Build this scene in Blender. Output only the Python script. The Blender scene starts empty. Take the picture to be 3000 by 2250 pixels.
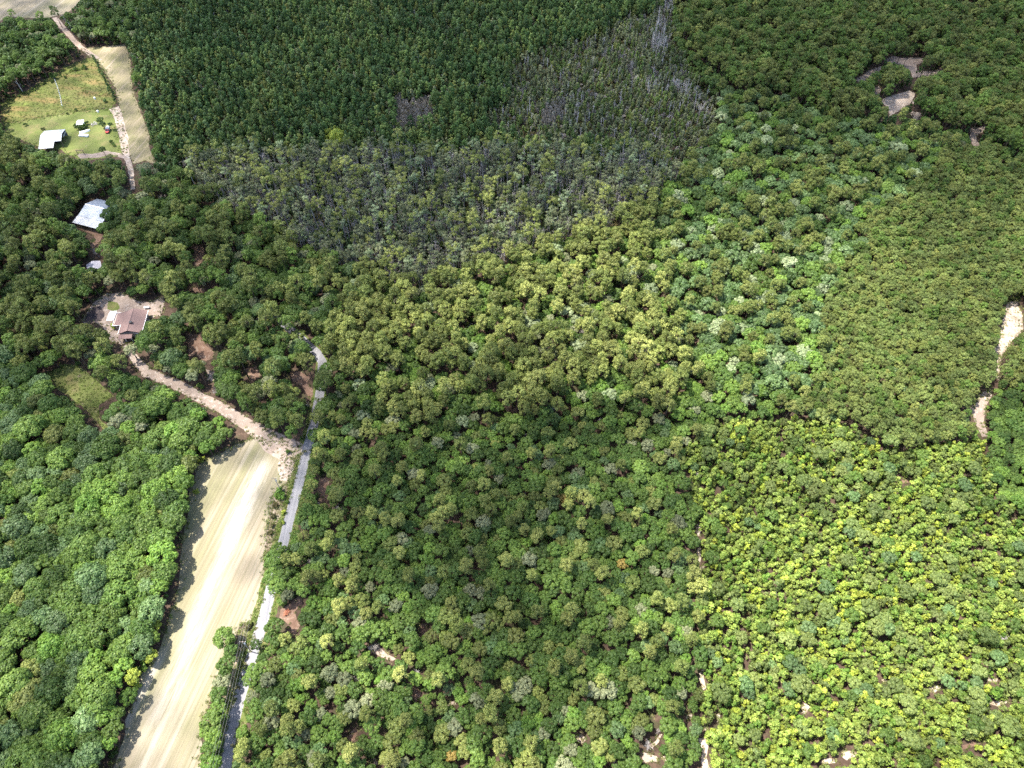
import bpy, bmesh, math, random
import numpy as np
from mathutils import Vector, noise
from mathutils.geometry import tessellate_polygon

random.seed(7)
RNG = np.random.default_rng(11)
scene = bpy.context.scene
COL = scene.collection

# ------------------------------------------------------------------ camera
H, PITCH, F = 230.0, math.radians(52.3), 2080.0          # metres, radians, focal length in photo pixels (3000 wide)
CP, SP = math.cos(PITCH), math.sin(PITCH)
cam_data = bpy.data.cameras.new('camera')
cam_data.sensor_width = 36.0
cam_data.lens = 36.0 * F / 3000.0
cam_data.clip_start, cam_data.clip_end = 1.0, 20000.0
cam = bpy.data.objects.new('camera', cam_data)
cam.location = (0, 0, H)
cam.rotation_euler = (math.pi / 2 - PITCH, 0, 0)
COL.objects.link(cam)
scene.camera = cam

# ------------------------------------------------------------------ sky and sun
SUN_EL, SUN_AZ = math.radians(66.0), math.radians(-74.0)     # azimuth from +Y towards +X: the sun stands to the left, a little beyond
SUN_DIR = Vector((math.sin(SUN_AZ) * math.cos(SUN_EL), math.cos(SUN_AZ) * math.cos(SUN_EL), math.sin(SUN_EL)))
world = bpy.data.worlds.new('World')
scene.world = world
world.use_nodes = True
wn = world.node_tree.nodes
wl = world.node_tree.links
wn.clear()
sky = wn.new('ShaderNodeTexSky')
sky.sky_type = 'NISHITA'
sky.sun_disc = False
sky.sun_elevation = SUN_EL
sky.sun_rotation = SUN_AZ
sky.air_density, sky.dust_density = 1.0, 2.0
bg = wn.new('ShaderNodeBackground')
bg.inputs['Strength'].default_value = 0.15
wo = wn.new('ShaderNodeOutputWorld')
wl.new(sky.outputs[0], bg.inputs[0])
wl.new(bg.outputs[0], wo.inputs[0])
sun_data = bpy.data.lights.new('sun', 'SUN')
sun_data.energy = 5.0
sun_data.angle = math.radians(0.6)
sun_data.color = (1.0, 0.955, 0.88)
sun = bpy.data.objects.new('sun', sun_data)
sun.rotation_euler = SUN_DIR.to_track_quat('Z', 'Y').to_euler()
sun.location = (0, 0, 400)
COL.objects.link(sun)
scene.view_settings.view_transform = 'Standard'
scene.view_settings.look = 'None'
scene.view_settings.gamma = 1.0
scene.view_settings.exposure = 1.92
scene.cycles.max_bounces = 5
scene.cycles.diffuse_bounces = 3
scene.cycles.transmission_bounces = 3
scene.cycles.transparent_max_bounces = 4
scene.cycles.use_denoising = False

# ------------------------------------------------------------------ helpers: photo pixel <-> place
def ground(x, y, z=0.0):
    a, b = (x - 1500) / F, (1125 - y) / F
    d = (a, CP + b * SP, -SP + b * CP)
    t = (z - H) / d[2]
    return Vector((d[0] * t, d[1] * t, z))

def pixel(p):
    """world points (n,3) -> photo pixels (n,2)"""
    p = np.atleast_2d(np.asarray(p, dtype=float))
    dz = p[:, 2] - H
    depth = p[:, 1] * CP - dz * SP
    depth = np.maximum(depth, 1.0)
    up = p[:, 1] * SP + dz * CP
    return np.stack([1500 + F * p[:, 0] / depth, 1125 - F * up / depth], 1), depth

def inside(poly, q):
    """even-odd test for points q (n,2)"""
    x, y = q[:, 0], q[:, 1]
    res = np.zeros(len(q), bool)
    n = len(poly)
    j = n - 1
    for i in range(n):
        xi, yi = poly[i]
        xj, yj = poly[j]
        if yi != yj:
            c = ((yi > y) != (yj > y)) & (x < (xj - xi) * (y - yi) / (yj - yi) + xi)
            res ^= c
        j = i
    return res

def vnoise(x, y, scale, seed=0.0):
    return np.array([noise.noise(Vector((a * scale + seed, b * scale - seed, seed * 0.37))) for a, b in zip(x, y)])

# ------------------------------------------------------------------ helpers: objects
def mark(o, label=None, cat=None, group=None, kind=None):
    if label: o['label'] = label
    if cat: o['category'] = cat
    if group: o['group'] = group
    if kind: o['kind'] = kind
    return o

def link(name, mesh, parent=None):
    o = bpy.data.objects.new(name, mesh)
    COL.objects.link(o)
    if parent is not None:
        o.parent = parent
    return o

def empty(name, loc=(0, 0, 0), rz=0.0, s=1.0):
    o = bpy.data.objects.new(name, None)
    o.empty_display_size = 0.5
    o.location = loc
    o.rotation_euler = (0, 0, rz)
    o.scale = (s, s, s)
    COL.objects.link(o)
    return o

class MB:
    """collects faces, then makes one mesh"""
    def __init__(self):
        self.v, self.f, self.m = [], [], []
    def add(self, vs, fs, mi=0):
        b = len(self.v)
        self.v += [tuple(v) for v in vs]
        self.f += [tuple(i + b for i in f) for f in fs]
        self.m += [mi] * len(fs)
        return self
    def box(self, c, s, rz=0.0, mi=0):
        hx, hy, hz = s[0] / 2, s[1] / 2, s[2] / 2
        ca, sa = math.cos(rz), math.sin(rz)
        vs = []
        for z in (-hz, hz):
            for x, y in ((-hx, -hy), (hx, -hy), (hx, hy), (-hx, hy)):
                vs.append((c[0] + x * ca - y * sa, c[1] + x * sa + y * ca, c[2] + z))
        return self.add(vs, [(0, 3, 2, 1), (4, 5, 6, 7), (0, 1, 5, 4), (1, 2, 6, 5), (2, 3, 7, 6), (3, 0, 4, 7)], mi)
    def tube(self, pts, rad, n=6, mi=0, cap=True):
        pts = [Vector(p) for p in pts]
        rings = []
        for i, p in enumerate(pts):
            d = (pts[min(i + 1, len(pts) - 1)] - pts[max(i - 1, 0)]).normalized()
            a = d.cross(Vector((0.3, 0.9, 0.2)))
            if a.length < 1e-3: a = d.cross(Vector((1, 0, 0)))
            a.normalize()
            b = d.cross(a)
            r = rad[i] if isinstance(rad, (list, tuple)) else rad
            rings.append([p + (a * math.cos(t) + b * math.sin(t)) * r for t in [2 * math.pi * k / n for k in range(n)]])
        vs = [v for r in rings for v in r]
        fs = []
        for i in range(len(rings) - 1):
            for k in range(n):
                k2 = (k + 1) % n
                fs.append((i * n + k, i * n + k2, (i + 1) * n + k2, (i + 1) * n + k))
        if cap:
            fs.append(tuple(range(n))[::-1])
            fs.append(tuple((len(rings) - 1) * n + k for k in range(n)))
        return self.add(vs, fs, mi)
    def slab(self, quad, t, mi=0):
        """a flat plate: four corner points, thickness t downwards"""
        q = [Vector(p) for p in quad]
        nrm = (q[1] - q[0]).cross(q[3] - q[0]).normalized()
        if nrm.z < 0: nrm = -nrm; q = q[::-1]
        lo = [p - nrm * t for p in q]
        return self.add(q + lo, [(0, 1, 2, 3), (7, 6, 5, 4), (0, 4, 5, 1), (1, 5, 6, 2), (2, 6, 7, 3), (3, 7, 4, 0)], mi)
    def mesh(self, name, *mats, smooth=False):
        me = bpy.data.meshes.new(name)
        me.from_pydata(self.v, [], self.f)
        for m in mats: me.materials.append(m)
        if len(mats) > 1: me.polygons.foreach_set('material_index', self.m)
        if smooth: me.polygons.foreach_set('use_smooth', [True] * len(self.f))
        me.update()
        return me
    def build(self, name, mat, parent=None, smooth=False):
        return link(name, self.mesh(name, mat, smooth=smooth), parent)

# ------------------------------------------------------------------ materials
def nt(name):
    m = bpy.data.materials.new(name)
    m.use_nodes = True
    t = m.node_tree
    t.nodes.clear()
    out = t.nodes.new('ShaderNodeOutputMaterial')
    return m, t, out

def mixc(t, a, b, fac, blend='MIX'):
    n = t.nodes.new('ShaderNodeMix')
    n.data_type = 'RGBA'
    n.blend_type = blend
    for sock, val in ((n.inputs[0], fac), (n.inputs[6], a), (n.inputs[7], b)):
        if hasattr(val, 'is_linked') or isinstance(val, bpy.types.NodeSocket):
            t.links.new(val, sock)
        elif isinstance(val, (tuple, list)):
            sock.default_value = (*val[:3], 1.0)
        else:
            sock.default_value = val
    return n.outputs[2]

def math_(t, op, a, b=0.0):
    n = t.nodes.new('ShaderNodeMath')
    n.operation = op
    for i, val in enumerate((a, b)):
        if isinstance(val, bpy.types.NodeSocket): t.links.new(val, n.inputs[i])
        else: n.inputs[i].default_value = val
    return n.outputs[0]

def ramp(t, sock, lo, hi):
    n = t.nodes.new('ShaderNodeMapRange')
    n.inputs[1].default_value, n.inputs[2].default_value = lo, hi
    t.links.new(sock, n.inputs[0])
    return n.outputs[0]

def noise_node(t, scale, detail=4.0, rough=0.55, vec=None, stretch=None, rz=0.0, dist=0.0):
    if vec is None:
        tc = t.nodes.new('ShaderNodeTexCoord')
        vec = tc.outputs['Object']
    if stretch or rz:
        mp = t.nodes.new('ShaderNodeMapping')
        mp.vector_type = 'POINT'
        # turn first, then stretch
        m0 = t.nodes.new('ShaderNodeMapping')
        m0.inputs['Rotation'].default_value = (0, 0, rz)
        t.links.new(vec, m0.inputs[0])
        mp.inputs['Scale'].default_value = stretch or (1, 1, 1)
        t.links.new(m0.outputs[0], mp.inputs[0])
        vec = mp.outputs[0]
    n = t.nodes.new('ShaderNodeTexNoise')
    n.inputs['Scale'].default_value = scale
    n.inputs['Detail'].default_value = detail
    n.inputs['Roughness'].default_value = rough
    n.inputs['Distortion'].default_value = dist
    t.links.new(vec, n.inputs['Vector'])
    return n.outputs[0]

def principled(t, out, col, rough=0.9, spec=0.2, metal=0.0, bump=None):
    b = t.nodes.new('ShaderNodeBsdfPrincipled')
    if isinstance(col, bpy.types.NodeSocket): t.links.new(col, b.inputs['Base Color'])
    else: b.inputs['Base Color'].default_value = (*col, 1)
    b.inputs['Roughness'].default_value = rough
    b.inputs['Specular IOR Level'].default_value = spec
    b.inputs['Metallic'].default_value = metal
    if bump:
        n = t.nodes.new('ShaderNodeBump')
        n.inputs['Strength'].default_value = bump[1]
        n.inputs['Distance'].default_value = bump[2]
        t.links.new(bump[0], n.inputs['Height'])
        t.links.new(n.outputs[0], b.inputs['Normal'])
    t.links.new(b.outputs[0], out.inputs[0])
    return b

_mats = {}
def plain(name, col, rough=0.7, spec=0.3, metal=0.0, var=0.15, scale=1.5):
    if name in _mats: return _mats[name]
    m, t, out = nt(name)
    n = noise_node(t, scale, 5)
    dark = tuple(c * (1 - var) for c in col)
    lite = tuple(min(1.0, c * (1 + var)) for c in col)
    principled(t, out, mixc(t, dark, lite, ramp(t, n, 0.3, 0.7)), rough, spec, metal)
    _mats[name] = m
    return m

def leaf_mat(name, c1, c2, trans=0.30, rough=0.55, spec=0.25, vvar=0.3):
    """tree foliage: each tree takes its own shade between two greens, each spray of leaves its own tint"""
    def soften(c):
        g = 0.3 * c[0] + 0.6 * c[1] + 0.1 * c[2]
        return tuple(k * 1.18 * (v + (g - v) * 0.0) for v, k in zip(c, (1.0, 1.0, 1.0)))
    c1, c2 = soften(c1), soften(c2)
    m, t, out = nt(name)
    oi = t.nodes.new('ShaderNodeObjectInfo')
    rnd = oi.outputs['Random']
    at = t.nodes.new('ShaderNodeAttribute')
    at.attribute_name = 'tint'
    r2 = math_(t, 'FRACT', math_(t, 'MULTIPLY', rnd, 37.7))
    col = mixc(t, c1, c2, rnd)
    val = math_(t, 'ADD', math_(t, 'MULTIPLY', r2, 2 * vvar), 1 - vvar)
    val = math_(t, 'MULTIPLY', val, math_(t, 'ADD', math_(t, 'MULTIPLY', at.outputs['Fac'], 0.56), 0.65))
    hs = t.nodes.new('ShaderNodeHueSaturation')
    t.links.new(val, hs.inputs['Value'])
    t.links.new(math_(t, 'ADD', math_(t, 'MULTIPLY', at.outputs['Fac'], -0.03), 0.515), hs.inputs['Hue'])
    t.links.new(col, hs.inputs['Color'])
    b = t.nodes.new('ShaderNodeBsdfPrincipled')
    t.links.new(hs.outputs[0], b.inputs['Base Color'])
    b.inputs['Roughness'].default_value = rough
    b.inputs['Specular IOR Level'].default_value = spec
    tr = t.nodes.new('ShaderNodeBsdfTranslucent')
    t.links.new(mixc(t, hs.outputs[0], (0.5, 0.6, 0.1), 0.12), tr.inputs[0])
    mx = t.nodes.new('ShaderNodeMixShader')
    mx.inputs[0].default_value = trans
    t.links.new(b.outputs[0], mx.inputs[1])
    t.links.new(tr.outputs[0], mx.inputs[2])
    t.links.new(mx.outputs[0], out.inputs[0])
    return m

LEAF = {
    'deep':   leaf_mat('leaves_deep_green', (0.036, 0.070, 0.013), (0.054, 0.092, 0.017)),
    'mid':    leaf_mat('leaves_mid_green', (0.058, 0.102, 0.018), (0.085, 0.135, 0.024)),
    'fresh':  leaf_mat('leaves_fresh_green', (0.075, 0.142, 0.020), (0.108, 0.172, 0.028)),
    'olive':  leaf_mat('leaves_olive_green', (0.090, 0.116, 0.026), (0.128, 0.146, 0.036)),
    'yellow': leaf_mat('leaves_yellow_green', (0.150, 0.175, 0.042), (0.200, 0.215, 0.058)),
    'lime':   leaf_mat('leaves_lime_green', (0.190, 0.245, 0.030), (0.255, 0.290, 0.042)),
    'plant':  leaf_mat('needles_light_green', (0.125, 0.182, 0.032), (0.185, 0.232, 0.044)),
    'plantd': leaf_mat('needles_dull_green', (0.085, 0.120, 0.030), (0.125, 0.155, 0.040)),
    'blue':   leaf_mat('leaves_bluish_green', (0.056, 0.100, 0.030), (0.084, 0.134, 0.042), spec=0.35),
    'pale':   leaf_mat('leaves_pale_green', (0.150, 0.195, 0.088), (0.200, 0.240, 0.115), spec=0.45),
    'grey':   leaf_mat('leaves_grey_green', (0.110, 0.128, 0.062), (0.155, 0.168, 0.085)),
    'thick':  leaf_mat('needles_dark_green', (0.034, 0.074, 0.018), (0.062, 0.108, 0.026)),
    'thickl': leaf_mat('needles_mid_green', (0.075, 0.122, 0.028), (0.110, 0.155, 0.038)),
    'dry':    leaf_mat('twigs_grey', (0.150, 0.138, 0.118), (0.230, 0.210, 0.185), trans=0.05, spec=0.1),
    'rust':   leaf_mat('leaves_rusty_yellow', (0.220, 0.160, 0.040), (0.260, 0.200, 0.050)),
    'red':    leaf_mat('needles_dead_red', (0.30, 0.10, 0.055), (0.34, 0.13, 0.07), trans=0.08),
    'fern':   leaf_mat('swamp_brush', (0.050, 0.060, 0.020), (0.095, 0.075, 0.030)),
    'grass':  leaf_mat('grass_blades', (0.120, 0.155, 0.045), (0.24, 0.21, 0.10)),
}
BARK = plain('bark_brown', (0.085, 0.062, 0.048), 0.9, 0.1, var=0.3, scale=3)
BARKG = plain('bark_pale_grey', (0.29, 0.265, 0.235), 0.9, 0.1, var=0.25, scale=2)
BARKW = plain('bark_bleached', (0.40, 0.37, 0.35), 0.9, 0.1, var=0.25, scale=2)

def ground_mat(name, layers, base, bump=0.3):
    """layers: (colour, noise scale, lo, hi, stretch, rz)"""
    m, t, out = nt(name)
    base = tuple(v * 0.56 for v in base)
    col = mixc(t, base, base, 0.0)
    h = None
    for c, sc, lo, hi, st, rz in layers:
        n = noise_node(t, sc, 5, 0.6, stretch=st, rz=rz)
        col = mixc(t, col, tuple(v * 0.56 for v in c), ramp(t, n, lo, hi))
        h = n
    principled(t, out, col, 0.95, 0.1, bump=(h, bump, 0.15) if h else None)
    return m

ROW = math.atan2(22.4, 100.5)      # the drill rows of the stubble field run this far off +Y (towards +X)
SANDY = [(-121.5, 5.0, 84, 116, 0.9), (-119.0, 4.5, 50, 100, 0.55), (-116.0, 4.0, 18, 56, 0.5), (-123.5, 3.5, -10, 44, 0.55), (-112.5, 3.0, -10, 40, 0.35)]     # (across the rows, half width, along from, to, strength)
def field_mat(name):
    m, t, out = nt(name)
    st = (1.0, 0.05, 1.0)
    soil = (0.178, 0.148, 0.104)
    green = noise_node(t, 0.05, 4, 0.6, stretch=(1.0, 0.30, 1), rz=ROW)
    rows = noise_node(t, 1.15, 2, 0.5, stretch=(1.0, 0.018, 1), rz=ROW)
    fine = noise_node(t, 2.2, 4, 0.7, stretch=(1.0, 0.07, 1), rz=ROW)
    tracks = noise_node(t, 0.34, 3, 0.6, stretch=(1.0, 0.03, 1), rz=ROW)
    speck = noise_node(t, 1.3, 6, 0.75)
    col = mixc(t, soil, (0.130, 0.134, 0.060), math_(t, 'MULTIPLY', ramp(t, green, 0.42, 0.66), 0.8))
    col = mixc(t, col, (0.255, 0.222, 0.175), math_(t, 'MULTIPLY', ramp(t, tracks, 0.50, 0.68), 0.65))
    col = mixc(t, col, (0.125, 0.110, 0.068), math_(t, 'MULTIPLY', ramp(t, rows, 0.47, 0.60), 0.60))
    # bare sand where the drill turned and along the wheelings
    tc = t.nodes.new('ShaderNodeTexCoord')
    mp = t.nodes.new('ShaderNodeMapping')
    mp.inputs['Rotation'].default_value = (0, 0, ROW)
    t.links.new(tc.outputs['Object'], mp.inputs[0])
    sx = t.nodes.new('ShaderNodeSeparateXYZ')
    t.links.new(mp.outputs[0], sx.inputs[0])
    for c0, w, y0, y1, k in SANDY:
        across = ramp(t, math_(t, 'ABSOLUTE', math_(t, 'SUBTRACT', sx.outputs[0], c0)), w, 0.0)
        al = math_(t, 'MULTIPLY', ramp(t, sx.outputs[1], y0 - 6, y0 + 10), ramp(t, sx.outputs[1], y1 + 4, y1 - 3))
        msk = math_(t, 'MULTIPLY', math_(t, 'MULTIPLY', across, al), ramp(t, math_(t, 'ADD', fine, math_(t, 'MULTIPLY', across, 0.22)), 0.46, 0.70))
        col = mixc(t, col, (0.36, 0.32, 0.27), math_(t, 'MULTIPLY', msk, k))
    col = mixc(t, col, (0.11, 0.095, 0.055), math_(t, 'MULTIPLY', ramp(t, speck, 0.58, 0.74), 0.4))
    principled(t, out, col, 0.95, 0.1, bump=(rows, 0.5, 0.12))
    return m

def road_mat(name):
    m, t, out = nt(name)
    base = (0.140, 0.138, 0.146)
    wear = noise_node(t, 0.9, 3, 0.5, stretch=(1.0, 0.03, 1))
    blot = noise_node(t, 0.35, 5, 0.6)
    grit = noise_node(t, 9.0, 3, 0.6)
    col = mixc(t, base, (0.18, 0.177, 0.18), ramp(t, wear, 0.4, 0.62))
    col = mixc(t, col, (0.12, 0.117, 0.122), math_(t, 'MULTIPLY', ramp(t, blot, 0.55, 0.72), 0.6))
    col = mixc(t, col, (0.28, 0.26, 0.235), math_(t, 'MULTIPLY', ramp(t, grit, 0.60, 0.75), 0.5))
    principled(t, out, col, 0.88, 0.2)
    return m

M_LITTER = ground_mat('forest_floor', [((0.075, 0.050, 0.036), 0.12, 0.4, 0.6, None, 0), ((0.17, 0.115, 0.082), 0.5, 0.50, 0.72, None, 0), ((0.06, 0.075, 0.030), 0.22, 0.52, 0.68, None, 0)], (0.105, 0.072, 0.052), 0.6)
M_SAND = ground_mat('pale_sand', [((0.40, 0.31, 0.235), 0.18, 0.35, 0.65, None, 0), ((0.70, 0.61, 0.52), 0.55, 0.48, 0.68, None, 0), ((0.25, 0.19, 0.14), 1.1, 0.60, 0.75, None, 0)], (0.53, 0.43, 0.345), 0.5)
M_SANDR = ground_mat('reddish_soil', [((0.19, 0.115, 0.082), 0.25, 0.4, 0.62, None, 0), ((0.42, 0.325, 0.255), 0.6, 0.55, 0.7, None, 0)], (0.27, 0.175, 0.125), 0.5)
M_BRUSHY = ground_mat('sandy_brush_soil', [((0.20, 0.15, 0.10), 0.5, 0.4, 0.6, None, 0), ((0.13, 0.14, 0.06), 0.8, 0.52, 0.66, None, 0), ((0.60, 0.52, 0.43), 0.9, 0.60, 0.72, None, 0)], (0.38, 0.31, 0.23), 0.6)
M_DRIVE = ground_mat('driveway_dirt', [((0.34, 0.265, 0.215), 0.2, 0.4, 0.6, None, 0), ((0.62, 0.54, 0.475), 0.7, 0.54, 0.70, None, 0), ((0.24, 0.175, 0.13), 0.45, 0.60, 0.75, None, 0)], (0.41, 0.325, 0.265), 0.5)
M_LAWN = ground_mat('mown_lawn', [((0.17, 0.205, 0.055), 0.07, 0.38, 0.62, None, 0), ((0.255, 0.225, 0.095), 0.12, 0.52, 0.66, None, 0), ((0.34, 0.275, 0.19), 0.30, 0.62, 0.74, None, 0), ((0.12, 0.16, 0.045), 0.9, 0.54, 0.75, None, 0)], (0.20, 0.22, 0.075), 0.5)
M_MEADOW = ground_mat('rough_meadow', [((0.125, 0.150, 0.040), 0.06, 0.42, 0.6, (1, 2.0, 1), 0.15), ((0.235, 0.175, 0.07), 0.05, 0.50, 0.62, (0.6, 2.0, 1), 0.15), ((0.22, 0.27, 0.06), 0.10, 0.60, 0.72, None, 0), ((0.10, 0.11, 0.035), 0.8, 0.54, 0.72, None, 0)], (0.185, 0.185, 0.062), 0.6)
M_STRIP = ground_mat('dry_grass_strip', [((0.245, 0.225, 0.115), 0.09, 0.4, 0.62, None, 0), ((0.40, 0.33, 0.235), 0.6, 0.50, 0.66, (1, 0.08, 1), 0.15), ((0.17, 0.14, 0.09), 1.2, 0.58, 0.72, (1, 0.10, 1), 0.15)], (0.30, 0.255, 0.155), 0.6)
M_BURN = ground_mat('burnt_ground', [((0.05, 0.045, 0.055), 0.35, 0.40, 0.58, None, 0), ((0.25, 0.19, 0.155), 0.6, 0.55, 0.7, None, 0)], (0.13, 0.098, 0.092), 0.5)
M_VERGE = ground_mat('grass_verge', [((0.09, 0.14, 0.03), 0.5, 0.42, 0.6, None, 0), ((0.26, 0.21, 0.11), 0.8, 0.54, 0.68, None, 0)], (0.16, 0.175, 0.055), 0.6)
M_SWAMP = ground_mat('swamp_floor', [((0.045, 0.040, 0.022), 0.2, 0.4, 0.6, None, 0), ((0.11, 0.075, 0.030), 0.5, 0.52, 0.66, None, 0)], (0.05, 0.055, 0.026), 0.6)
M_FIELD = field_mat('stubble_field')
M_ROAD = road_mat('worn_asphalt')

# ------------------------------------------------------------------ the setting: ground sheets
def fractal_edge(pts, step=1.2, amp=0.8, seed=0.0):
    out = []
    n = len(pts)
    for i in range(n):
        a, b = pts[i], pts[(i + 1) % n]
        d = b - a
        k = max(1, int(d.length / step))
        nr = Vector((-d.y, d.x, 0)).normalized()
        for j in range(k):
            p = a + d * (j / k)
            w = noise.noise(Vector((p.x * 0.22 + seed, p.y * 0.22, 0))) + 0.6 * noise.noise(Vector((p.x * 0.9, p.y * 0.9 + seed, 3)))
            out.append(p + nr * w * amp)
    return out

def sheet(name, pts, mat, z, amp=0.8, step=1.2, seed=0.0):
    pts = [Vector((p.x, p.y, 0)) for p in pts]
    if amp > 0: pts = fractal_edge(pts, step, amp, seed)
    tris = tessellate_polygon([pts])
    me = bpy.data.meshes.new(name)
    fs = []
    for a, b, c in tris:
        nz = (pts[b] - pts[a]).cross(pts[c] - pts[a]).z
        fs.append((a, b, c) if nz > 0 else (a, c, b))
    me.from_pydata([(p.x, p.y, z) for p in pts], [], fs)
    me.materials.append(mat)
    o = link(name, me)
    o['kind'] = 'structure'
    return o

def pixpoly(pix): return [ground(x, y) for x, y in pix]

def ribbon(pix, wid):
    """a path as centre line pixels and its width in metres at each -> outline"""
    c = [ground(x, y) for x, y in pix]
    L, R = [], []
    for i, p in enumerate(c):
        d = (c[min(i + 1, len(c) - 1)] - c[max(i - 1, 0)]).normalized()
        nr = Vector((-d.y, d.x, 0))
        w = wid[i] if isinstance(wid, (list, tuple)) else wid
        L.append(p + nr * w / 2)
        R.append(p - nr * w / 2)
    return L + R[::-1]

S = 6000
gm = bpy.data.meshes.new('ground')
gm.from_pydata([(-S, -S, 0), (S, -S, 0), (S, S, 0), (-S, S, 0)], [], [(0, 1, 2, 3)])
gm.materials.append(M_LITTER)
mark(link('ground', gm), kind='structure')

def z1(off, k, sc=2.95): return [(off[0] + x / sc, off[1] + y / sc) for x, y in k]

FIELD = [(573, 1364), (640, 1330), (700, 1300), (735, 1285), (790, 1292), (835, 1310), (868, 1325), (862, 1391), (838, 1415), (800, 1450), (787, 1480), (780, 1571), (777, 1662), (768, 1740), (742, 1815), (700, 1835), (675, 1900),
         (650, 1960), (622, 2029), (600, 2100), (590, 2170), (590, 2250), (575, 2420), (300, 2420), (330, 2250), (360, 2165), (375, 2097), (416, 1978), (467, 1907), (500, 1802), (524, 1717), (524, 1679), (538, 1577), (551, 1493), (555, 1445), (568, 1408)]
sheet('stubble_field', pixpoly(FIELD), M_FIELD, 0.012, 0.7)
ROADC = [(598, 2560), (630, 2400), (659, 2250), (676, 2144), (706, 2029), (727, 1960), (742, 1910), (772, 1815), (800, 1700), (835, 1571), (852, 1503), (869, 1442), (886, 1374), (897, 1323), (909, 1283), (919, 1245), (934, 1170), (944, 1110), (944, 1060), (928, 1033), (895, 1004), (850, 965), (800, 920)]
rl = ribbon(ROADC, 3.7)
sheet('road_verge', ribbon(ROADC, [7.6] * 10 + [7.0] * 6 + [5.5] * 7), M_VERGE, 0.020, 0.5)
sheet('paved_road', rl, M_ROAD, 0.032, 0.12, 0.8)
DRIVEC = [(880, 1335), (840, 1318), (800, 1296), (750, 1258), (700, 1228), (650, 1196), (600, 1172), (555, 1146), (510, 1122), (470, 1108), (430, 1090), (405, 1065), (385, 1035), (370, 1010)]
sheet('driveway', ribbon(DRIVEC, [9, 10, 9, 5.6, 4.8, 4.6, 4.6, 4.6, 4.6, 4.4, 4.2, 3.4, 3.0, 3.0]), M_DRIVE, 0.024, 0.6)
BRUSH = [(838, 1312), (876, 1330), (872, 1385), (850, 1410), (818, 1408), (812, 1360)]
sheet('sandy_verge', pixpoly(BRUSH), M_SAND, 0.016, 0.6)
sheet('hedge_strip', pixpoly([(735, 1820), (760, 1830), (745, 1890), (728, 1945), (705, 2010), (680, 2090), (660, 2160), (645, 2250), (610, 2250), (640, 2100), (665, 2000), (690, 1920), (700, 1850)]), M_BRUSHY, 0.014, 0.6)
sheet('verge_strip', pixpoly([(800, 1450), (838, 1415), (868, 1400), (848, 1470), (820, 1560), (800, 1640), (770, 1660), (780, 1571), (787, 1480)]), M_BRUSHY, 0.018, 0.5)

TOPFIELD = z1((0, 0), [(-900, -700), (900, -700), (690, 10), (600, 100), (545, 120), (430, 150), (300, 160), (180, 150), (60, 140), (-60, 220), (-900, 300)])
sheet('far_field', pixpoly(TOPFIELD), M_FIELD, 0.012, 0.8)
MEADOW = z1((0, 0), [(5, 900), (80, 850), (250, 780), (400, 690), (520, 605), (720, 520), (800, 490), (900, 640), (960, 760), (1010, 880), (960, 930), (700, 960), (400, 1010), (150, 1060), (20, 1060)])
LAWN = z1((0, 0), [(20, 1060), (150, 1060), (400, 1010), (700, 960), (960, 930), (1000, 1000), (1010, 1100), (1050, 1240), (1060, 1330), (1040, 1350), (860, 1370), (720, 1400), (600, 1340), (520, 1290), (400, 1290), (280, 1250), (60, 1150)])
sheet('meadow', pixpoly(MEADOW), M_MEADOW, 0.012, 0.7)
sheet('lawn', pixpoly(LAWN), M_LAWN, 0.016, 0.7)
STRIP = z1((0, 0), [(700, 430), (860, 405), (1080, 385), (1125, 500), (1135, 700), (1180, 880), (1250, 1050), (1290, 1170), (1290, 1270), (1350, 1420), (1250, 1390), (1150, 1420), (1100, 1310), (1060, 1100), (1040, 930), (1020, 880), (1000, 760), (920, 640), (830, 510)])
sheet('mown_strip', pixpoly(STRIP), M_STRIP, 0.014, 0.6)
TRACKC = z1((0, 0), [(985, 930), (1020, 1000), (1045, 1100), (1070, 1200), (1085, 1310), (1110, 1400), (1130, 1470), (1140, 1540), (1150, 1640)])
sheet('sand_track', ribbon(TRACKC, [5.5, 4.6, 4.4, 4.6, 3.6, 3.2, 2.6, 2.2, 2.2]), M_SAND, 0.024, 0.5)
sheet('sand_spur', pixpoly(z1((0, 0), [(930, 1300), (1000, 1320), (1070, 1330), (1100, 1380), (1040, 1360), (950, 1330), (860, 1360), (700, 1370), (650, 1330), (800, 1330)])), M_DRIVE, 0.028, 0.5)
PATHC = z1((0, 0), [(470, 150), (520, 210), (580, 280), (640, 350), (700, 410), (770, 460), (860, 520)])
sheet('dirt_lane', ribbon(PATHC, 3.4), M_DRIVE, 0.020, 0.5)
LOT = z1((0, 560), [(920, 885), (1050, 880), (1200, 950), (1300, 960), (1430, 900), (1420, 990), (1390, 1070), (1300, 1100), (1200, 1250), (1050, 1330), (1000, 1300), (960, 1300), (930, 1210), (830, 1140), (720, 1140), (715, 1100), (780, 1000), (850, 930)])
sheet('house_yard', pixpoly(LOT), M_DRIVE, 0.012, 0.6)
sheet('burnt_patch', pixpoly(z1((0, 560), [(800, 1000), (870, 990), (900, 1050), (880, 1120), (800, 1145), (725, 1130), (740, 1080)])), M_BURN, 0.017, 0.8)
sheet('yard_grass', pixpoly(z1((0, 560), [(930, 950), (1020, 960), (1030, 1010), (1000, 1040), (930, 1020)])), M_LAWN, 0.016, 0.6)
GLADE = [(140, 1095), (190, 1068), (230, 1072), (300, 1130), (332, 1160), (292, 1185), (290, 1225), (330, 1262), (310, 1266), (268, 1215), (215, 1172), (170, 1140)]
sheet('grassy_glade', pixpoly(GLADE), M_LAWN, 0.012, 0.6)

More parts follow.
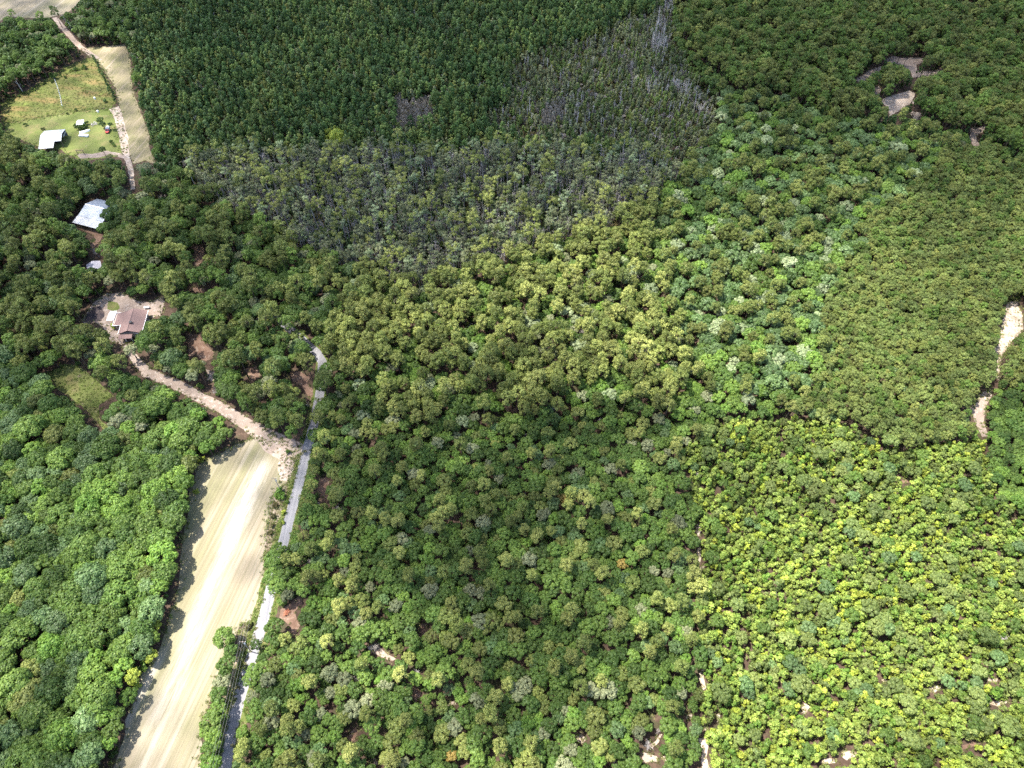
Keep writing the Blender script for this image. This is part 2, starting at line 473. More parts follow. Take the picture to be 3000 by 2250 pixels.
# bare soil seen through gaps in the woods: (photo outline, material)
GAPS = [
    (z1((0, 560), [(680, 300), (800, 320), (890, 370), (870, 430), (810, 490), (770, 480), (830, 420), (790, 370), (690, 330)]), M_SANDR),
    (z1((0, 560), [(1640, 470), (1760, 440), (1770, 530), (1740, 620), (1680, 660), (1680, 560)]), M_SANDR),
    (z1((0, 560), [(1620, 1230), (1720, 1240), (1780, 1330), (1850, 1390), (1840, 1440), (1760, 1480), (1700, 1400), (1630, 1440)]), M_SANDR),
    (z1((0, 560), [(1780, 1540), (1860, 1560), (1850, 1640), (1790, 1640)]), M_DRIVE),
    (z1((0, 560), [(2110, 1540), (2210, 1500), (2260, 1600), (2180, 1640)]), M_SANDR),
    (z1((0, 560), [(1650, 830), (1780, 830), (1770, 890), (1680, 880)]), M_SANDR),
    (z1((750, 560), [(300, 1560), (380, 1560), (460, 1610), (440, 1660), (560, 1790), (510, 1870), (470, 1800), (400, 1690), (310, 1640)]), M_SANDR),
    (z1((750, 1120), [(550, 830), (620, 815), (630, 880), (600, 960), (640, 1010), (560, 1000), (530, 940)]), M_SANDR),
    (z1((750, 1690), [(210, 280), (300, 230), (380, 150), (400, 240), (330, 300), (380, 420), (330, 520), (290, 420), (200, 350)]), M_SANDR),
    (z1((750, 1690), [(1400, 440), (1450, 350), (1490, 480), (1440, 530)]), M_SANDR),
    (z1((750, 1690), [(960, 600), (1060, 590), (1120, 660), (1210, 710), (1180, 725), (1080, 690), (980, 650)]), M_DRIVE),
    (z1((750, 1690), [(1340, 1000), (1420, 950), (1420, 1060), (1360, 1090)]), M_SANDR),
    (z1((750, 1690), [(790, 1380), (880, 1270), (900, 1300), (850, 1420), (800, 1440)]), M_SANDR),
    (z1((750, 1690), [(970, 1590), (1030, 1570), (1060, 1620), (1000, 1640)]), M_DRIVE),
    (z1((750, 1690), [(1640, 1095), (1720, 1070), (1730, 1100), (1650, 1115)]), M_SAND),
    (z1((1500, 1690), [(555, 1370), (600, 1355), (645, 1400), (600, 1440), (560, 1410)]), M_SAND),
    (z1((1500, 1690), [(1180, 1450), (1240, 1420), (1280, 1350), (1300, 1360), (1270, 1430), (1210, 1490)]), M_SAND),
    (z1((1500, 1690), [(1120, 1510), (1190, 1530), (1250, 1550), (1265, 1590), (1180, 1600), (1130, 1620)]), M_SAND),
    (z1((1500, 1690), [(1300, 1550), (1340, 1540), (1330, 1600)]), M_SAND),
    (z1((1500, 1690), [(1170, 1150), (1210, 1170), (1225, 1210), (1180, 1200)]), M_SAND),
    (z1((1500, 1690), [(1500, 1190), (1560, 1180), (1555, 1230), (1510, 1230)]), M_SAND),
    (z1((1500, 1690), [(1630, 670), (1650, 690), (1660, 760), (1640, 750)]), M_SAND),
    (z1((1500, 1690), [(1620, 830), (1650, 790), (1660, 870), (1680, 960), (1650, 980), (1615, 880)]), M_SAND),
    (z1((1500, 1690), [(1770, 1190), (1800, 1170), (1800, 1250), (1770, 1260)]), M_SAND),
    (z1((1500, 1690), [(1610, 1400), (1680, 1380), (1700, 1440), (1690, 1500), (1680, 1560), (1710, 1650), (1720, 1720), (1650, 1700), (1630, 1600), (1650, 1500)]), M_SAND),
    (z1((1500, 1690), [(1660, 1280), (1690, 1290), (1680, 1330), (1655, 1320)]), M_SAND),
    (z1((1500, 1120), [(1600, 1450), (1630, 1410), (1640, 1470), (1625, 1560), (1610, 1540)]), M_SAND),
    (z1((1500, 1120), [(1590, 1240), (1620, 1220), (1630, 1330), (1605, 1330)]), M_SAND),
    (z1((1500, 1120), [(1630, 1600), (1665, 1580), (1655, 1640), (1635, 1650)]), M_SAND),
    (z1((2250, 1690), [(280, 1170), (320, 1080), (370, 1120), (320, 1180)]), M_SAND),
    (z1((2250, 1690), [(645, 1500), (700, 1500), (790, 1530), (740, 1560), (680, 1590), (640, 1560)]), M_SAND),
    (z1((2250, 1690), [(450, 1600), (490, 1560), (600, 1590), (590, 1610), (470, 1620)]), M_SAND),
    (z1((2250, 1690), [(1380, 960), (1450, 930), (1500, 960), (1440, 1000)]), M_SAND),
    (z1((2250, 1690), [(980, 890), (1050, 875), (1050, 905), (990, 910)]), M_SAND),
    (z1((2250, 1690), [(1900, 870), (1990, 880), (1980, 920), (1900, 900)]), M_DRIVE),
    (z1((2250, 1690), [(1900, 1090), (2020, 1070), (2090, 1080), (1980, 1120)]), M_SAND),
    (z1((2250, 1690), [(1640, 1480), (1740, 1430), (1890, 1410), (1820, 1450), (1700, 1490)]), M_SANDR),
    (z1((2250, 1690), [(770, 1140), (800, 1120), (810, 1150), (780, 1160)]), M_SAND),
    (z1((2250, 1120), [(1150, 850), (1220, 830), (1230, 860), (1170, 875)]), M_SANDR),
    (z1((2250, 0), [(970, 870), (1020, 840), (1130, 810), (1220, 780), (1268, 810), (1260, 895), (1210, 905), (1130, 960), (1050, 1005), (1040, 930)]), M_SAND),
    (z1((2250, 0), [(740, 690), (820, 650), (870, 610), (980, 570), (980, 610), (900, 640), (830, 700), (790, 710)]), M_DRIVE),
    (z1((2250, 0), [(1000, 520), (1080, 480), (1150, 500), (1330, 500), (1350, 540), (1280, 560), (1290, 610), (1420, 620), (1520, 580), (1500, 620), (1400, 660), (1250, 670), (1230, 610), (1160, 560), (1050, 540)]), M_DRIVE),
    (z1((2250, 0), [(910, 760), (960, 740), (985, 790), (940, 820), (905, 800)]), M_DRIVE),
    (z1((2250, 0), [(1225, 960), (1330, 975), (1320, 1020), (1290, 1045), (1240, 1010)]), M_SAND),
    (z1((2250, 0), [(1415, 1200), (1460, 1190), (1465, 1240), (1430, 1240)]), M_DRIVE),
    (z1((2250, 0), [(1750, 1110), (1880, 1090), (1870, 1130), (1800, 1180), (1830, 1260), (1780, 1270), (1740, 1200)]), M_DRIVE),
    (z1((2250, 0), [(1800, 20), (1850, 20), (1840, 70), (1800, 60)]), M_DRIVE),
]
for i, (pg, mt) in enumerate(GAPS):
    sheet('bare_soil', pixpoly(pg), mt, 0.008, 0.35, 0.8, i * 1.7)
EAST1 = z1((2250, 560), [(2060, 960), (2150, 940), (2200, 1080), (2205, 1200), (2150, 1260), (2080, 1330), (2020, 1430), (2000, 1520), (1995, 1600), (2040, 1650), (1970, 1620), (1975, 1520), (1985, 1430), (1960, 1360), (2000, 1260), (2035, 1100)])
EAST2 = z1((2250, 1120), [(1860, 80), (1930, 50), (1930, 110), (1890, 200), (1865, 330), (1900, 460), (1850, 470), (1790, 350), (1750, 230)])
sheet('sandy_path', pixpoly(EAST1), M_SAND, 0.010, 0.5)
sheet('rutted_path', pixpoly(EAST2), M_DRIVE, 0.010, 0.4)
sheet('grassy_path', pixpoly(z1((2250, 560), [(2060, 700), (2150, 690), (2190, 800), (2190, 940), (2060, 960), (2000, 940), (2030, 820)])), M_VERGE, 0.010, 0.6)
SWAMPG = [(520, 480), (640, 450), (800, 440), (1000, 440), (1200, 430), (1400, 430), (1600, 440), (1800, 440), (1920, 420), (2000, 500), (1900, 590), (1800, 640), (1650, 690), (1500, 740), (1350, 800), (1200, 830), (1050, 790), (950, 740), (800, 650), (620, 580)]
sheet('swamp', pixpoly(SWAMPG), M_SWAMP, 0.006, 1.0)
sheet('thicket_floor', pixpoly([(400, -700), (1990, -700), (1930, 0), (1990, 110), (2060, 250), (2060, 420), (1920, 420), (1800, 440), (1200, 430), (640, 450), (520, 480), (440, 340), (420, 130)]), M_SWAMP, 0.003, 1.0)
sheet('swamp_clearing', pixpoly([(1450, 150), (1850, 20), (2000, 100), (2130, 330), (2050, 430), (1850, 430), (1600, 420), (1380, 340)]), M_SWAMP, 0.006, 1.0)

# ------------------------------------------------------------------ tree shapes
def quads_mesh(name, P, N, size, aspect, mats, rng, extra=None, mi=0):
    """leaf sprays: one small quad at each P facing N; extra = (verts, faces, material indices)"""
    n = len(P)
    N = N / np.linalg.norm(N, axis=1, keepdims=True)
    ref = rng.normal(size=(n, 3))
    A = np.cross(N, ref); A /= np.linalg.norm(A, axis=1, keepdims=True)
    B = np.cross(N, A)
    s = size * rng.uniform(0.6, 1.3, (n, 1)) * 0.5
    a = A * s
    b = B * s * aspect
    w = rng.uniform(0.5, 1.0, (n, 1))
    V = np.stack([P - a - b * w, P + a * 0.8 - b, P + a + b * w, P - a * 0.7 + b], 1).reshape(-1, 3)
    verts = V.tolist()
    faces = np.arange(n * 4).reshape(-1, 4).tolist()
    idx = [mi] * n
    tint = rng.uniform(0, 1, n).tolist()
    if extra:
        k = len(verts)
        verts += [list(v) for v in extra[0]]
        faces += [[i + k for i in f] for f in extra[1]]
        idx += [1] * len(extra[1])
        tint += [0.5] * len(extra[1])
    me = bpy.data.meshes.new(name)
    me.from_pydata(verts, [], faces)
    for m in mats: me.materials.append(m)
    me.polygons.foreach_set('material_index', idx)
    at = me.attributes.new('tint', 'FLOAT', 'FACE')
    at.data.foreach_set('value', tint)
    me.update()
    return me

def lobes_to_leaves(lobes, n, rng, centre, jitter=0.5, upbias=0.35, shell=0.25):
    """spread n sprays over a set of foliage clumps (x,y,z,rx,rz)"""
    L = np.array(lobes)
    area = L[:, 3] ** 2
    pick = rng.choice(len(L), n, p=area / area.sum())
    d = rng.normal(size=(n, 3))
    d[:, 2] += upbias
    d /= np.linalg.norm(d, axis=1, keepdims=True)
    c = L[pick, :3]
    out = c - np.array(centre)
    out /= np.maximum(np.linalg.norm(out, axis=1, keepdims=True), 1e-3)
    flip = (d * out).sum(1) < -0.35
    d[flip] *= -1
    r = rng.uniform(1 - shell, 1.08, (n, 1))
    rad = np.stack([L[pick, 3], L[pick, 3], L[pick, 4]], 1)
    P = c + d * rad * r
    N = d + rng.normal(size=(n, 3)) * jitter + np.array([0, 0, 0.25])
    return P, N

def trunk_mb(h, r0, rng, limbs=4, spread=2.0, crown0=0.5, lean=0.04, n=6):
    mb = MB()
    lx, ly = rng.normal(0, lean * h, 2)
    pts = [(0, 0, -0.15), (lx * 0.15, ly * 0.15, h * 0.3), (lx * 0.5, ly * 0.5, h * 0.65), (lx, ly, h)]
    mb.tube(pts, [r0 * 1.25, r0 * 0.9, r0 * 0.6, r0 * 0.25], n)
    for k in range(limbs):
        a = 2 * math.pi * (k + rng.uniform(0, 0.7)) / limbs
        z = h * rng.uniform(crown0, 0.85)
        f = z / h
        b = Vector((lx * f * 0.7, ly * f * 0.7, z))
        e = b + Vector((math.cos(a) * spread, math.sin(a) * spread, spread * rng.uniform(0.3, 0.8)))
        mid = (b + e) / 2 + Vector((0, 0, -0.1 * spread))
        mb.tube([b, mid, e], [r0 * 0.45, r0 * 0.3, r0 * 0.1], 4)
    return mb

def oak_shape(seed, R=4.6, h=10.5, nl=24, nq=2500, ls=0.50):
    rng = np.random.default_rng(seed)
    zc = h - R * 0.72
    lob = []
    off = rng.uniform(0, 6.28)
    ex = rng.uniform(0.85, 1.1, 2)
    for i in range(nl):
        t = (i + 0.5) / nl
        el = math.asin(1 - 1.15 * t)
        az = off + i * 2.39996 + rng.normal(0, 0.22)
        rr = R * rng.uniform(0.60, 0.80)
        x, y, z = rr * math.cos(el) * math.cos(az) * ex[0], rr * math.cos(el) * math.sin(az) * ex[1], zc + rr * math.sin(el) * 0.62
        lr = R * rng.uniform(0.24, 0.36)
        lob.append((x, y, z, lr, lr * 0.85))
    P, N = lobes_to_leaves(lob, nq, rng, (0, 0, zc - R * 0.4), jitter=0.38)
    tr = trunk_mb(h * 0.8, 0.055 * R + 0.06, rng, 5, R * 0.5, 0.45)
    return P, N, ls, 0.8, tr

def scrub_shape(seed, R=2.7, h=7.5, nl=14, nq=1050, ls=0.40):
    return oak_shape(seed, R, h, nl, nq, ls)

def pine_shape(seed, R=2.7, h=14.5, nl=15, nq=1150, ls=0.44):
    rng = np.random.default_rng(seed)
    depth = R * rng.uniform(1.7, 2.3)
    zc = h - depth * 0.55
    lob = []
    for i in range(nl):
        t = i / (nl - 1)
        z = h - R * 0.3 - depth * 0.8 * t
        prof = math.sin(min(1.0, 0.25 + t * 1.1) * math.pi * 0.62)
        az = i * 2.39996 + rng.normal(0, 0.4)
        rr = R * 0.72 * prof * rng.uniform(0.75, 1.1)
        lr = R * rng.uniform(0.30, 0.44)
        lob.append((rr * math.cos(az), rr * math.sin(az), z, lr, lr * 0.72))
    P, N = lobes_to_leaves(lob, nq, rng, (0, 0, zc - R), jitter=0.6, shell=0.45)
    tr = trunk_mb(h * 0.93, 0.19, rng, 5, R * 0.55, 0.66, 0.025)
    return P, N, ls, 0.55, tr

def young_shape(seed, R=1.25, h=4.2, nq=380, ls=0.37):
    rng = np.random.default_rng(seed)
    lob = []
    nl = 9
    for i in range(nl):
        t = i / (nl - 1)
        z = h * (0.92 - 0.62 * t)
        az = i * 2.39996 + rng.normal(0, 0.5)
        rr = R * (0.15 + 0.65 * t) * rng.uniform(0.7, 1.15)
        lr = R * rng.uniform(0.30, 0.50)
        lob.append((rr * math.cos(az), rr * math.sin(az), z, lr, lr * 0.8))
    P, N = lobes_to_leaves(lob, nq, rng, (0, 0, h * 0.3), jitter=0.6, shell=0.5)
    tr = trunk_mb(h * 0.85, 0.07, rng, 0, 0.3, n=5)
    return P, N, ls, 0.6, tr

def thicket_shape(seed, R=1.55, h=8.0, nq=480, ls=0.46):
    rng = np.random.default_rng(seed)
    lob = []
    nl = 11
    for i in range(nl):
        t = i / (nl - 1)
        z = h * (0.95 - 0.62 * t)
        az = i * 2.39996 + rng.normal(0, 0.5)
        rr = R * (0.10 + 0.62 * math.sqrt(t)) * rng.uniform(0.6, 1.15)
        lr = R * rng.uniform(0.32, 0.50)
        lob.append((rr * math.cos(az), rr * math.sin(az), z, lr, lr * 1.0))
    P, N = lobes_to_leaves(lob, nq, rng, (0, 0, h * 0.4), jitter=0.55, shell=0.5)
    tr = trunk_mb(h * 0.85, 0.09, rng, 0, 0.3, n=5)
    return P, N, ls, 0.7, tr

def branchy(mb, base, d, length, r, depth, rng, n=4):
    p = Vector(base)
    d = Vector(d).normalized()
    pts, rad = [p.copy()], [r]
    k = 4 if depth > 1 else 3
    for i in range(k):
        d = (d + Vector(rng.normal(0, 0.16, 3)) + Vector((0, 0, 0.04))).normalized()
        p = p + d * (length / k)
        pts.append(p.copy())
        rad.append(r * (1 - 0.75 * (i + 1) / k))
    mb.tube(pts, rad, n, cap=False)
    if depth <= 0: return
    nb = int(rng.integers(3, 6))
    for _ in range(nb):
        f = rng.uniform(0.35, 1.0)
        q = pts[min(len(pts) - 1, int(f * k) + 0)]
        a = rng.uniform(0, 6.28)
        side = d.cross(Vector((math.cos(a), math.sin(a), 0.3)))
        if side.length < 1e-3: continue
        nd = (d * 0.7 + side.normalized() * rng.uniform(0.6, 1.0))
        branchy(mb, q, nd, length * rng.uniform(0.35, 0.55), r * 0.45, depth - 1, rng, 3)

def snag_mb(seed, h=10.0, r0=0.17, spread=0.5, boughs=9):
    rng = np.random.default_rng(seed)
    mb = MB()
    lx, ly = rng.normal(0, 0.05 * h, 2)
    mb.tube([(0, 0, -0.15), (lx * 0.3, ly * 0.3, h * 0.4), (lx * 0.7, ly * 0.7, h * 0.75), (lx, ly, h)], [r0 * 1.2, r0, r0 * 0.6, r0 * 0.15], 6)
    for k in range(boughs):
        z = h * rng.uniform(0.35, 0.95)
        f = z / h
        a = rng.uniform(0, 6.28)
        branchy(mb, (lx * f, ly * f, z), (math.cos(a), math.sin(a), rng.uniform(0.3, 1.0)), h * spread * rng.uniform(0.18, 0.42), r0 * 0.5 * (1.1 - f * 0.6), 1, rng)
    return mb

def bare_mb(seed, R=3.2, h=6.5):
    """a leafless spreading crown"""
    rng = np.random.default_rng(seed)
    mb = MB()
    mb.tube([(0, 0, -0.15), (0.05, 0.05, h * 0.3), (0.1, 0, h * 0.5)], [0.22, 0.17, 0.12], 6)
    for k in range(9):
        a = 2 * math.pi * k / 9 + rng.uniform(-0.3, 0.3)
        branchy(mb, (0.08, 0, h * rng.uniform(0.25, 0.5)), (math.cos(a), math.sin(a), rng.uniform(0.5, 1.6)), R * rng.uniform(0.8, 1.2), 0.10, 2, rng)
    return mb

def cypress_shape(seed, R=2.0, h=12.5, nq=420, ls=0.42):
    rng = np.random.default_rng(seed)
    lob = []
    nl = 8
    for i in range(nl):
        t = i / (nl - 1)
        z = h * (0.97 - 0.28 * t * rng.uniform(0.6, 1.1))
        az = i * 2.39996 + rng.normal(0, 0.6)
        rr = R * rng.uniform(0.2, 0.85)
        lr = R * rng.uniform(0.30, 0.50)
        lob.append((rr * math.cos(az), rr * math.sin(az), z, lr, lr * 0.65))
    P, N = lobes_to_leaves(lob, nq, rng, (0, 0, h * 0.6), jitter=0.5, shell=0.6)
    tr = snag_mb(seed + 500, h * 0.95, 0.15, 0.32, 6)
    return P, N, ls, 0.5, tr

def shrub_shape(seed, R=1.2, h=1.8, nq=300, ls=0.30):
    rng = np.random.default_rng(seed)
    lob = []
    for i in range(8):
        az = i * 2.39996 + rng.normal(0, 0.4)
        rr = R * rng.uniform(0.1, 0.7)
        lr = R * rng.uniform(0.3, 0.5)
        lob.append((rr * math.cos(az), rr * math.sin(az), h * rng.uniform(0.35, 0.75), lr, lr))
    P, N = lobes_to_leaves(lob, nq, rng, (0, 0, 0), jitter=0.5, shell=0.5)
    tr = MB()
    for k in range(4):
        a = k * 1.57 + rng.uniform(0, 1)
        tr.tube([(0, 0, -0.1), (0.25 * math.cos(a), 0.25 * math.sin(a), h * 0.35), (0.5 * math.cos(a), 0.5 * math.sin(a), h * 0.6)], [0.04, 0.03, 0.01], 4)
    return P, N, ls, 0.8, tr

def twig_shape(seed, R=1.5, h=3.6, nq=260, ls=0.55):
    """grey leafless brush"""
    P, N, _, _, tr = young_shape(seed, R, h, nq, ls)
    rng = np.random.default_rng(seed)
    N = rng.normal(size=N.shape) * np.array([1, 1, 0.35])
    return P, N, ls, 0.16, tr

SPECIES = {   # shape maker, variants, nominal crown radius, nominal height, bark
    'oak':     (oak_shape, 5, 4.6, 10.5, BARK),
    'scrub':   (scrub_shape, 6, 2.7, 7.5, BARK),
    'pine':    (pine_shape, 5, 2.7, 14.5, BARK),
    'midpine': (pine_shape, 5, 2.7, 14.5, BARK),
    'young':   (young_shape, 5, 1.25, 4.2, BARK),
    'thicket': (thicket_shape, 5, 1.55, 8.0, BARK),
    'cypress': (cypress_shape, 6, 2.0, 12.5, BARKG),
    'shrub':   (shrub_shape, 4, 1.2, 1.8, BARK),
    'twig':    (twig_shape, 4, 1.5, 3.6, BARKG),
}
SEEDBASE = {k: 100 * (i + 1) for i, k in enumerate(SPECIES)}
SEEDBASE['midpine'] = SEEDBASE['pine']
_shapes, _crowns, _trunks, _joined = {}, {}, {}, {}
NAMES = {'oak': 'oak_tree', 'scrub': 'scrub_oak_tree', 'pine': 'pine_tree', 'midpine': 'plantation_pine', 'young': 'young_pine', 'thicket': 'thicket_tree', 'cypress': 'cypress_tree', 'shrub': 'shrub', 'twig': 'leafless_brush', 'snag': 'dead_tree', 'bare': 'leafless_tree'}

def shape(sp, v):
    if (sp, v) not in _shapes: _shapes[sp, v] = SPECIES[sp][0](SEEDBASE[sp] + v)
    return _shapes[sp, v]

def crown_mesh(sp, v, colr):
    k = (sp, v, colr)
    if k not in _crowns:
        P, N, ls, asp, tr = shape(sp, v)
        _crowns[k] = quads_mesh('crown', P, N, ls, asp, [LEAF[colr]], np.random.default_rng(v))
    return _crowns[k]

def trunk_mesh(sp, v):
    if (sp, v) not in _trunks:
        tr = shape(sp, v)[4]
        _trunks[sp, v] = tr.mesh('trunk', SPECIES[sp][4])
    return _trunks[sp, v]

def joined_mesh(sp, v, colr):
    k = (sp, v, colr)
    if k not in _joined:
        P, N, ls, asp, tr = shape(sp, v)
        _joined[k] = quads_mesh(NAMES[sp], P, N, ls, asp, [LEAF[colr], SPECIES[sp][4]], np.random.default_rng(v), (tr.v, tr.f))
    return _joined[k]

SNAGS = [snag_mb(900 + i, 9.5, 0.17, 0.5, 10).mesh('dead_trunk', BARKG if i % 2 else BARKW) for i in range(6)]
BARES = [bare_mb(950 + i).mesh('bare_branches', BARKG if i != 1 else BARKW) for i in range(3)]

